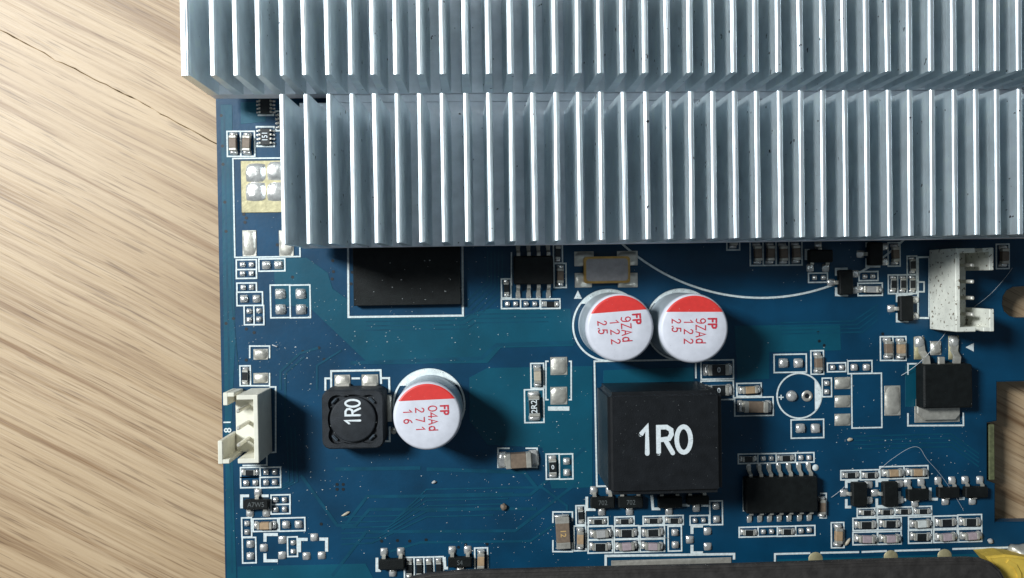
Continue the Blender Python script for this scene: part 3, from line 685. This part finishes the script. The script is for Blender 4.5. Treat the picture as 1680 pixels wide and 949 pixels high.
# crystal
for r_ in ((942, 413, 974, 437), (1012, 412, 1046, 436), (943, 448, 971, 472), (1013.5, 448, 1046, 472)): pad(*r_)
c, a, b = RECT(958, 421, 1034, 465, 0.10)
t = thing('crystal_oscillator', 'rectangular crystal with grey metal lid and gold rim below the heat sink', 'crystal', (c.x, c.y, 0.016))
link('body', prism(rrect(a, b, 0.04), 0, 0.085, 0.008, 2, 'gilt'), None, t); link('lid', prism(rrect(a * 0.90, b * 0.83, 0.04), 0.085, 0.096, 0.006, 2, 'lid'), None, t)

# regulator with metal tab
HD = 0.23
pad(1499, 553, 1516, 590, 'gold'); pad(1526, 560, 1543.5, 583, 'tin'); pad(1555.5, 551, 1572.5, 590, 'gold'); pad(1500, 666, 1574, 693, 'tin', 0.012)
c, a, b = RECT(1514.5, 597.5, 1597, 671, HD)
t = thing('voltage_regulator', 'square black regulator chip with wide metal tab at its lower edge', 'voltage regulator', (c.x, c.y, 0.014))
link('body', box(a, b, HD - 0.03, 0.018, 'black', 1, 0.97), None, t, (0, 0, 0.02))
tx0 = W(1504, 690, 0.05) - c; tx1 = W(1574, 690, 0.05) - c; tyb = tx0.y
link('tab', prism([(tx0.x, -b / 2 + 0.1), (tx0.x, tyb + 0.09), (tx0.x + 0.10, tyb), (tx1.x - 0.06, tyb), (tx1.x, tyb + 0.07), (tx1.x, -b / 2 + 0.1)], 0.012, 0.06, 0.01, 1, 'tin'), None, t)
for px_ in (1507, 1563.5):
    xx = W(px_, 590).x - c.x; xb = xx * 0.86
    link('leg', leg_mesh(0.085, 0.30, 0.11, 0.04), None, t, (xb, b / 2, 0), math.pi / 2 + (0.12 if px_ < 1540 else -0.12)); solder(t, xx, b / 2 + 0.26, 0.12, 0.16, 0.06, -0.004)
xx = W(1535, 590).x - c.x
link('leg', box(0.085, 0.10, 0.04, 0.008, 'tin'), None, t, (xx * 0.9, b / 2 + 0.03, 0.09))

# connector sockets with open front
def socket(n, back_x_px, y0, y1, front_x_px, h, side, m, label, broken=False):
    """header housing; side=+1 has its back wall to the right"""
    x0, x1 = sorted((back_x_px, front_x_px)); c, a, b = RECT(x0, y0, x1, y1, h)
    t = thing('pin_header', label, 'connector', (c.x, c.y, 0.012), 0 if side > 0 else math.pi)
    bm = bmesh.new(); D, L = a, b; th = 0.055; z1 = h - 0.012; zf = 0.12
    def bx(xa, xb, ya, yb, za, zb):
        r = bmesh.ops.create_cube(bm, size=1)
        for v in r['verts']: v.co = Vector(((xa + xb) / 2 + v.co.x * (xb - xa), (ya + yb) / 2 + v.co.y * (yb - ya), (za + zb) / 2 + v.co.z * (zb - za)))
        ed = list({e for v in r['verts'] for e in v.link_edges}); bmesh.ops.bevel(bm, geom=ed, offset=0.007, segments=1, affect='EDGES', clamp_overlap=True)
    bx(-D / 2 + th * 1.2, D / 2 - th * 0.5, -L / 2 + 0.03, L / 2 - 0.03, 0, zf)                 # floor
    bx(D / 2 - th, D / 2, -L / 2, L / 2, 0.001, z1)                                               # back wall
    for s in (-1, 1):
        ya, yb = sorted((s * L / 2 + s * 0.001, s * (L / 2 - th)))
        bx(-D * 0.02, D / 2 - th * 0.3, ya, yb, 0.0015, z1 - 0.002)                                  # end wall
        low = broken and s * side > 0
        zt = z1 * 0.62 if low else z1 - 0.003
        ya2, yb2 = sorted((s * L / 2, s * (L / 2 - th * 0.9)))
        bx(-D / 2 + 0.003, -D * 0.22, ya2, yb2, 0.002, zt - 0.003)                                           # front return
        ya3, yb3 = sorted((s * L / 2 + s * 0.003, s * (L / 2 - (0.15 if low else 0.27))))
        bx(-D / 2, -D / 2 + th, ya3, yb3, 0.0025, zt)                                                 # front lip
    link('housing', mesh_from('housing_mesh', bm), m, t)
    for k in range(n):
        y = (k - (n - 1) / 2) * 0.2
        link('pin', box(0.045, 0.045, h * 0.86 - 0.1, 0.012, 'pin'), None, t, (-0.02, y, 0.1))
    return t
socket(3, 424, 649, 761, 356.5, 0.66, 1, 'nylon', 'ivory three-pin header standing at the left edge of the board', True)
socket(4, 1568, 407.5, 544.5, 1631, 0.62, -1, 'nylon_dirty', 'grimy white four-pin header at the right, below the heat sink')

# ================================================================== TRANSISTORS
G = 'three-legged transistors along the lower edge'
sot((400, 820, 441, 836), 'up', 'three-legged black transistor near the lower left corner of the board', None, 'A7W5')
sot((622, 918, 664, 935), 'down', 'three-legged black transistor left of four tiny resistors above the black bar', None)
sot((735, 915, 774, 931), 'down', 'three-legged black transistor right of four tiny resistors above the black bar', None, 'S4')
sot((969, 816, 1008.5, 834), 'down', 'leftmost of the transistors under the lower edge of the big cube inductor', None, '702')
sot((1014.5, 815, 1055, 833.5), 'down', 'second transistor from the left under the lower edge of the big cube inductor', None, '702')
sot((1080, 815, 1119, 833.5), 'down', 'third transistor from the left in the shadow under the big cube inductor', None)
sot((1127, 814, 1163, 828), 'down', 'rightmost transistor in the shadow under the big cube inductor', None)
sot((1398, 792, 1422, 831), 'left', 'upright black transistor, left one of the pair at the lower right', None)
sot((1449, 791, 1473, 831), 'left', 'upright black transistor, right one of the pair at the lower right', None)
sot((1489, 803, 1523, 821), 'down', 'black transistor, leftmost of three in a row near the lower right notch', None)
sot((1539, 800, 1574, 817), 'down', 'black transistor, middle of three in a row near the lower right notch', None)
sot((1583, 799, 1620, 816.5), 'down', 'black transistor beside the lower right notch of the board', None)
sot((1327, 410, 1366, 431), 'up', 'shaded transistor under the heat sink right of four upright capacitors', None)
sot((1376.5, 443, 1399, 484), 'left', 'shaded transistor at the right end of the white arc', None)
sot((1425, 398, 1448, 436), 'left', 'shaded transistor close under the heat sink above two small frames', None)
sot((1476, 486, 1498, 527), 'left', 'transistor just left of the four-pin white header', None)

# ================================================================== CHIP RESISTORS AND CAPACITORS
chip('cap', (373, 216, 395, 257), 'v', 'brown', 'brown chip capacitor, left of a pair at the upper left', None)
chip('cap', (395, 216, 418, 257), 'v', 'brown', 'brown chip capacitor, right of a pair at the upper left', None)
chip('res', (394, 600.5, 411, 633), 'v', 'black', 'tiny black chip resistor just above the three-pin header', None)
chip('res', (395, 767, 427, 783), 'h', 'black', 'tiny black chip resistor just below the three-pin header', None)
chip('cap', (415.5, 851, 456, 871.6), 'h', 'tan', 'tan chip capacitor under the transistor at the lower left corner', None)
chip('res', (822.7, 458, 838, 489), 'v', 'black', 'tiny upright resistor left of the eight-legged chip', None)
chip('res', (887, 491, 918.5, 506.4), 'h', 'black', 'tiny resistor under the right end of the eight-legged chip', None)
chip('res', (908, 399, 922.5, 432), 'v', 'black', 'tiny upright resistor at the heat sink edge, right of the eight-legged chip', None)
chip('cap', (909, 432.6, 928.6, 472), 'v', 'brown', 'upright brown chip capacitor left of the crystal', None)
chip('cap', (871, 596.5, 892, 637), 'v', 'beige', 'upright beige chip capacitor beside two big square pads', None)
chip('res', (860.7, 639.5, 892, 693.4), 'v', 'black', 'upright black chip resistor marked 2R2', None, True, ('2R2', 0.105, 0))
frame_cap = (817, 735.6, 881, 766.7)
line([(836, 735.6), (817, 735.6), (817, 766.7), (881, 766.7), (881, 735.6), (862, 735.6)])
chip('cap', (813, 738.6, 888, 768.7), 'h', 'brown', 'large brown chip capacitor left of the big cube inductor', None, False, None, (0.32, 0.185), 0.13)
chip('res', (896, 745, 917.6, 786), 'v', 'black', 'upright black chip resistor marked 0, left of the big cube inductor', None, True, ('0', 0.075, -math.pi / 2))
chip('res', (1150, 591, 1203, 622), 'h', 'black', 'black chip resistor marked 0 below the right round capacitor', None, True, ('0', 0.09))
chip('res', (1150, 625, 1203, 656), 'h', 'black', 'black chip resistor partly behind the upper right corner of the cube inductor', None, True, ('0', 0.09))
chip('cap', (1208.6, 629, 1248.6, 650), 'h', 'tan', 'small tan chip capacitor, upper of two right of the cube inductor', None)
chip('cap', (1205, 652, 1268, 682), 'h', 'brown', 'larger brown chip capacitor, lower of two right of the cube inductor', None, True, None, (0.31, 0.14), 0.10)
chip('cap', (1330, 575.7, 1350.6, 614), 'v', 'brown', 'dark upright chip capacitor above the empty round outline', None)
chip('cap', (1444, 552.7, 1464.6, 591.5), 'v', 'brown', 'dark upright chip capacitor, left of a pair beside the square regulator', None)
chip('cap', (1464.6, 552.7, 1486, 591.5), 'v', 'tan', 'tan upright chip capacitor, right of a pair beside the square regulator', None)
# under the heat sink, in shade
for k, w_ in enumerate(('first', 'second', 'third', 'fourth')):
    chip('cap', (1230.5 + 21.2 * k, 396, 1251.7 + 21.2 * k, 436 - 0.3 * k), 'v', 'brown', w_ + ' from left of four shaded upright capacitors at the heat sink edge', 'upright capacitors under the heat sink edge')
chip('cap', (1192, 372, 1213, 410.5), 'v', 'brown', 'capacitor nearly hidden under the heat sink above the white arc', None)
chip('cap', (1407, 465, 1447, 485), 'h', 'grey', 'shaded grey capacitor lying in its frame right of the white arc end', None)
chip('cap', (1456.5, 398.5, 1476, 437), 'v', 'brown', 'shaded upright capacitor at the heat sink edge, left of the four-pin header', None)
chip('res', (1488, 420.6, 1503.6, 450.7), 'v', 'black', 'tiny resistor touching the four-pin header outline', None)
for k, w_ in enumerate(('left', 'middle', 'right')):
    chip('res', (1457 + 15.3 * k, 451.4, 1472.3 + 15.3 * k, 482), 'v', 'black', w_ + ' one of three tiny upright resistors left of the four-pin header', 'tiny upright resistors by the four-pin header')
chip('cap', (1634, 401, 1655, 441), 'v', 'brown', 'shaded capacitor right of the four-pin header', None)
# below the cube inductor
chip('cap', (907, 840, 939, 905), 'v', 'brown', 'long brown-grey part with gold 12 marking below left of the cube inductor', None, False, None, (0.40, 0.175), 0.08)
line([(907, 858), (907, 840), (939, 840), (939, 855)]); line([(907, 886), (907, 905), (939, 905), (939, 890)])
c = W(925.5, 875, 0.09); _o = [o for o in bpy.data.objects if o.get('label', '').startswith('long brown-grey')][0]
link('marking', text('12', 0.10, 'paint_gold', 1.0, 0.001), None, [q for q in _o.children if q.name.startswith('body')][0], (0, 0, 0.0775), math.pi)
chip('res', (945, 829.6, 960, 861), 'v', 'black', 'tiny upright resistor left of the transistors under the cube inductor', None)
chip('cap', (941.7, 863, 961, 903.5), 'v', 'tan', 'upright tan capacitor beside the part marked 12', None)
g = 'tiny resistors in a row below the cube inductor'
for fr, w_ in (((965, 849, 997, 862.6), 'first'), ((1008.5, 848, 1040, 862), 'second'), ((1055, 847, 1087.5, 861), 'third'), ((1089.5, 846, 1120.5, 861), 'fourth')):
    chip('res', fr, 'h', 'black', w_ + ' from left in the row of tiny resistors below the cube inductor', g)
chip('cap', (964.6, 863.4, 1004.5, 885), 'h', 'grey', 'grey capacitor at upper left of the six-frame block below the cube inductor', None)
chip('res', (1007.5, 863, 1047.6, 884), 'h', 'black', 'black resistor at upper middle of the six-frame block below the cube inductor', None)
chip('res', (1050, 862.6, 1090, 883.6), 'h', 'black', 'black resistor at upper right of the six-frame block below the cube inductor', None)
chip('res', (964.6, 886, 1004.5, 907), 'h', 'black', 'black resistor at lower left of the six-frame block below the cube inductor', None)
chip('cap', (1007.5, 885, 1047.6, 906), 'h', 'mauve', 'mauve capacitor at lower middle of the six-frame block below the cube inductor', None)
chip('cap', (1050, 884.6, 1090, 905), 'h', 'mauve', 'mauve capacitor at lower right of the six-frame block below the cube inductor', None)
# around the fourteen-legged chip
chip('res', (1211, 745, 1243, 760.5), 'h', 'black', 'dark tiny resistor above the left end of the fourteen-legged chip', None)
chip('res', (1273, 744, 1304.5, 759), 'h', 'black', 'tiny resistor above the middle of the fourteen-legged chip', None)
chip('res', (1212.4, 865, 1243.5, 881), 'h', 'black', 'tiny resistor below the left end of the fourteen-legged chip', None)
chip('res', (1275, 863.5, 1305, 879.5), 'h', 'black', 'tiny resistor below the middle of the fourteen-legged chip', None)
chip('cap', (1338, 812, 1356, 850), 'v', 'brown', 'brown capacitor touching the right end of the fourteen-legged chip', None, False)
chip('cap', (1363.5, 857.4, 1384, 898.5), 'v', 'tan', 'upright tan capacitor standing alone right of the fourteen-legged chip', None)
# lower right block
chip('res', (1379, 772, 1410.4, 787), 'h', 'black', 'tiny resistor above the left upright transistor at the lower right', None)
chip('res', (1411.5, 771, 1441.5, 787), 'h', 'black', 'tiny resistor between the upright transistors and the tan capacitors', None)
chip('cap', (1443, 765.5, 1482.5, 785.5), 'h', 'tan', 'tan capacitor, left of two above the right upright transistor', None)
chip('cap', (1483, 764.5, 1522, 784.5), 'h', 'tan', 'tan capacitor, right of two above the row of transistors', None)
g = 'tiny resistors in the lower right row of four'
for fr, w_ in (((1406, 834, 1435, 848), 'first'), ((1438.5, 833, 1467, 847), 'second'), ((1467.5, 832, 1496.5, 846), 'third'), ((1497, 831, 1527.7, 845), 'fourth')):
    chip('res', fr, 'h', 'black', w_ + ' from left in the lower right row of four tiny resistors', g)
g = 'chips in the two lowest rows at the right'
rows = [((1399, 850, 1439, 870), 'res', 'black', 'black resistor, first from left in the upper of the two lowest right rows'),
        ((1439.6, 849.5, 1478, 869), 'res', 'black', 'black resistor, second from left in the upper of the two lowest right rows'),
        ((1490, 848, 1528.4, 868.4), 'cap', 'pale', 'pale grey capacitor in the upper of the two lowest right rows'),
        ((1531.4, 846.5, 1570, 867), 'res', 'black', 'black resistor right of the pale grey capacitor at the lower right'),
        ((1571, 844.6, 1610, 866), 'res', 'black', 'black resistor at the right end of the upper of the two lowest rows'),
        ((1399, 873, 1439, 893.4), 'cap', 'mauve', 'mauve capacitor, first from left in the lowest right row'),
        ((1439.6, 872, 1478, 892.6), 'cap', 'mauve', 'mauve capacitor, second from left in the lowest right row'),
        ((1490, 870, 1528, 891), 'res', 'black', 'black resistor between mauve capacitors in the lowest right row'),
        ((1531.4, 869, 1570, 889.6), 'cap', 'mauve', 'mauve capacitor, next to last in the lowest right row'),
        ((1572, 868, 1610, 888.5), 'cap', 'mauve', 'mauve capacitor at the right end of the lowest row')]
for fr, kd, cl, lb in rows: chip(kd, fr, 'h', cl, lb, g)
# above the black bar
for k, w_ in enumerate(('first', 'second', 'third', 'fourth')):
    chip('res', (663.5 + 16 * k, 914.5 - 0.3 * k, 679.5 + 16 * k, 950 - 0.3 * k), 'v', 'black', w_ + ' from left of four tiny upright resistors above the black bar', 'tiny upright resistors above the black bar')
chip('cap', (779, 899, 800, 938), 'v', 'tan', 'upright tan capacitor standing just above the black bar', None)
# resistor arrays at the upper left
def array(body, label, mark=None):
    c, a, b = RECT(*body)
    t = thing('resistor_array', label, 'resistor', (c.x, c.y, 0.010))
    bd = link('body', box(a * 0.62, b, 0.045, 0.004, 'black_chip'), None, t)
    for s in (-1, 1):
        for k in range(4):
            y = (k - 1.5) * b / 4
            link('terminal', box(a * 0.14, b * 0.13, 0.046, 0.004, 'tin'), None, t, (s * a * 0.36, y, 0)); solder(t, s * a * 0.52, y, a * 0.24, b * 0.15, 0.02, -0.005)
    if mark: link('marking', text(mark, 0.095, 'paint_white', 0.85, 0.0008), None, bd, (0, 0, 0.0465), math.pi / 2)
array((424, 212, 449, 239), 'tiny black resistor array marked 151 beside two brown capacitors', '151')
array((424, 164, 449, 188), 'tiny resistor array in the shadow of the upper heat sink overhang')
array((455, 186, 480, 213), 'resistor array almost hidden by the leftmost lower fin')

# ================================================================== BLACK BAR, YELLOW PART, LUMP
HB = 0.55
top_px = [(640, 975), (655, 957), (676, 946), (705, 940), (760, 935.5), (920, 931.5), (1220, 924.5), (1450, 917), (1590, 914), (1612, 915.5), (1630, 922), (1642, 933), (1650, 947), (1655, 965), (1658, 1030), (640, 1030)]
pts = [W(x, y + 3, HB) for x, y in top_px]; c = sum(pts, Vector()) / len(pts); c.z = 0
t = thing('black_bar', 'long black rounded plastic bar lying across the bottom edge', 'plastic bar', (c.x, c.y, 0.0))
link('shell', prism([(p.x - c.x, p.y - c.y) for p in pts], 0.46, HB, 0.03, 3, 'plastic'), None, t)
link('foot', prism([((p.x - c.x) * 0.95, (p.y - c.y) * 0.6 - 0.12) for p in pts], 0.012, 0.465, 0, 1, 'plastic'), None, t)
link('inset', prism([((p.x - c.x) * 0.983, (p.y - c.y) * 0.80 - 0.02) for p in pts], HB - 0.02, HB + 0.012, 0.010, 2, 'plastic'), None, t)
HY = 0.30
pts = [W(x, y, HY) for x, y in ((1618, 914), (1650, 911), (1668, 913), (1700, 918), (1720, 1010), (1640, 1010), (1636, 935))]; c = sum(pts, Vector()) / len(pts); c.z = 0
t = thing('yellow_insulator', 'yellow plastic piece behind the right end of the black bar', 'plastic piece', (c.x, c.y, 0))
link('body', prism([(p.x - c.x, p.y - c.y) for p in pts], 0.0125, HY, 0.03, 3, 'yellow'), None, t)
rp = [W(x, y, HY) - c for x, y in ((1652, 921), (1664, 928), (1671, 941), (1673, 1005))]
link('ridge', strip([(p.x, p.y) for p in rp], 0.05, HY + 0.02, 'yellow'), None, t)
rme = t.children[-1]; sm = rme.modifiers.new('thickness', 'SOLIDIFY'); sm.thickness = 0.03; sm.offset = -1
bm = bmesh.new(); bmesh.ops.create_icosphere(bm, subdivisions=3, radius=1); rr = random.Random(4)
for v in bm.verts:
    k = 1 + 0.16 * math.sin(5 * v.co.x + 2) * math.cos(4 * v.co.y) + rr.uniform(-.04, .04); v.co = Vector((v.co.x * 0.17 * k, v.co.y * 0.11 * k, max(0, v.co.z) * 0.13 * k))
c = W(1672, 905); o = link('solder_lump', mesh_from('lump_mesh', bm, True), 'tin', None, (c.x, c.y, 0.004)); o['label'] = 'grey lump of solder above the yellow plastic piece'; o['category'] = 'solder'
# crumbs
def crumb(x, y, sx, sy, m, label, rot=0.5):
    c = W(x, y); bm = bmesh.new(); bmesh.ops.create_icosphere(bm, subdivisions=2, radius=1); q = random.Random(int(x))
    for v in bm.verts: v.co = Vector((v.co.x * sx * q.uniform(.75, 1.2), v.co.y * sy * q.uniform(.75, 1.2), (v.co.z + 0.8) * min(sx, sy) * 0.8))
    o = link('crumb', mesh_from('crumb_mesh', bm), m, None, (c.x, c.y, 0.004), rot); o['label'] = label; o['category'] = 'crumb'
crumb(1389.5, 889, 0.055, 0.022, 'beige', 'pale crumb beside the lone upright tan capacitor at the lower right', 0.9)
crumb(826, 831, 0.040, 0.045, 'brown', 'dark brown crumb on the open blue area below the large brown capacitor', 0.2)
crumb(567, 843, 0.055, 0.016, 'beige', 'thin pale crumb on the blue area right of the lower left transistor', 0.5)
crumb(1623, 887, 0.030, 0.036, 'grey', 'grey flake right of the lowest capacitor row', 1.2)
crumb(712, 791, 0.030, 0.018, 'grey', 'small grey flake below the capacitor marked 04Ad', 0.4)
crumb(1393, 721, 0.036, 0.022, 'beige', 'pale flake below the three empty side-by-side pads', 0.2)

# fibres lying on the board
def fibre(px, label, r=0.0042, lift=0.03):
    P = [W(x, y) for x, y in px]; n = len(P); Q = []
    for i in range(n - 1):
        p0, p1, p2, p3 = P[max(0, i - 1)], P[i], P[i + 1], P[min(n - 1, i + 2)]
        for k in range(6):
            u = k / 6; Q.append(0.5 * (2 * p1 + (p2 - p0) * u + (2 * p0 - 5 * p1 + 4 * p2 - p3) * u * u + (3 * p1 - p0 - 3 * p2 + p3) * u ** 3))
    Q.append(P[-1]); bm = bmesh.new(); prev = None; N = len(Q)
    for i, q in enumerate(Q):
        d = (Q[min(N - 1, i + 1)] - Q[max(0, i - 1)]).normalized(); s = Vector((-d.y, d.x, 0)); z = 0.012 + lift * math.sin(math.pi * i / (N - 1))
        ring = [bm.verts.new((q.x + s.x * r * math.cos(a), q.y + s.y * r * math.cos(a), z + r * math.sin(a))) for a in (0, 1.57, 3.14, 4.71)]
        if prev:
            for k in range(4): bm.faces.new((prev[k], prev[(k + 1) % 4], ring[(k + 1) % 4], ring[k]))
        prev = ring
    o = link('fibre', mesh_from('fibre_mesh', bm, True), 'fibre'); o['label'] = label; o['category'] = 'fibre'
fibre([(1440, 772), (1459, 752), (1485, 733), (1500, 732), (1512, 750), (1535, 775), (1560, 808), (1580, 838)], 'long thin looped hair over the row of transistors at the lower right', 0.0019, 0.12)
fibre([(1478, 616), (1500, 594), (1525, 567), (1550, 546)], 'straight pale fibre crossing the legs of the square regulator', 0.0036, 0.13)
fibre([(1598, 503), (1625, 478), (1660, 440)], 'faint straight fibre right of the four-pin header', 0.0026, 0.05)
fibre([(1363, 816), (1375, 805), (1385, 798)], 'short fibre left of the left upright transistor', 0.0026, 0.03)
fibre([(1040, 888), (1062, 878), (1085, 878), (1100, 884)], 'fine curved hair over the six-frame block below the cube inductor', 0.0024, 0.10)
fibre([(447, 736 - 170), (455, 739 - 170)], 'short white lint above the three-pin header', 0.008, 0.005)

# dust specks: nobody could count them
bm = bmesh.new(); rr = random.Random(3)
def speck(c, z, s):
    a = rr.uniform(0, 6.28); e = rr.choice((1, 1, 1.3, 2.2)); q = []
    for k in range(3):
        b_ = a + k * 2.1 + rr.uniform(-.4, .4); q.append(bm.verts.new((c.x + s * e * math.cos(b_), c.y + s * math.sin(b_), z)))
    top_ = bm.verts.new((c.x, c.y, z + s * 0.7))
    for k in range(3): bm.faces.new((q[k], q[(k + 1) % 3], top_))
hot = [(650, 560, 150, 60), (760, 850, 120, 70), (560, 600, 90, 60), (860, 870, 60, 50), (930, 700, 60, 80), (450, 560, 70, 60), (1550, 700, 80, 60), (700, 470, 60, 30), (1420, 720, 130, 30), (480, 770, 80, 60)]
for k in range(1250):
    if k % 3:
        h_ = rr.choice(hot); x, y = rr.gauss(h_[0], h_[2]), rr.gauss(h_[1], h_[3])
    else: x, y = rr.uniform(366, 1690), rr.uniform(180, 930)
    if x < 366 or y < 170 or y > 940 or x > 1612: continue
    z = 0.004
    if 582 < x < 752 and 400 < y < 498:
        z = 0.113
        if rr.random() < 0.75: continue
    elif (1000 < x < 1180 and 590 < y < 806) or (640 < x < 760 and 600 < y < 740) or (940 < x < 1200 and 470 < y < 600) or (525 < x < 640 and 605 < y < 740) or (355 < x < 455 and 630 < y < 765): continue
    speck(W(x, y, z), z, rr.choice((0.003, 0.004, 0.004, 0.005, 0.006, 0.008)) )
for k in range(25): speck(W(rr.uniform(1005, 1178), rr.uniform(642, 804), HI), HI - 0.0015, rr.choice((0.003, 0.004, 0.005)))
for k in range(40): speck(W(rr.uniform(1518, 1594), rr.uniform(602, 668), HD), HD - 0.0, rr.choice((0.004, 0.005, 0.006)))
for k in range(24): speck(W(rr.uniform(532, 626), rr.uniform(644, 734), HS), HS - 0.011, rr.choice((0.004, 0.005)))
d_ = link('dust', mesh_from('dust_mesh', bm), 'dust'); d_['kind'] = 'stuff'; d_['label'] = 'pale dust specks scattered over the board'; d_['category'] = 'dust'
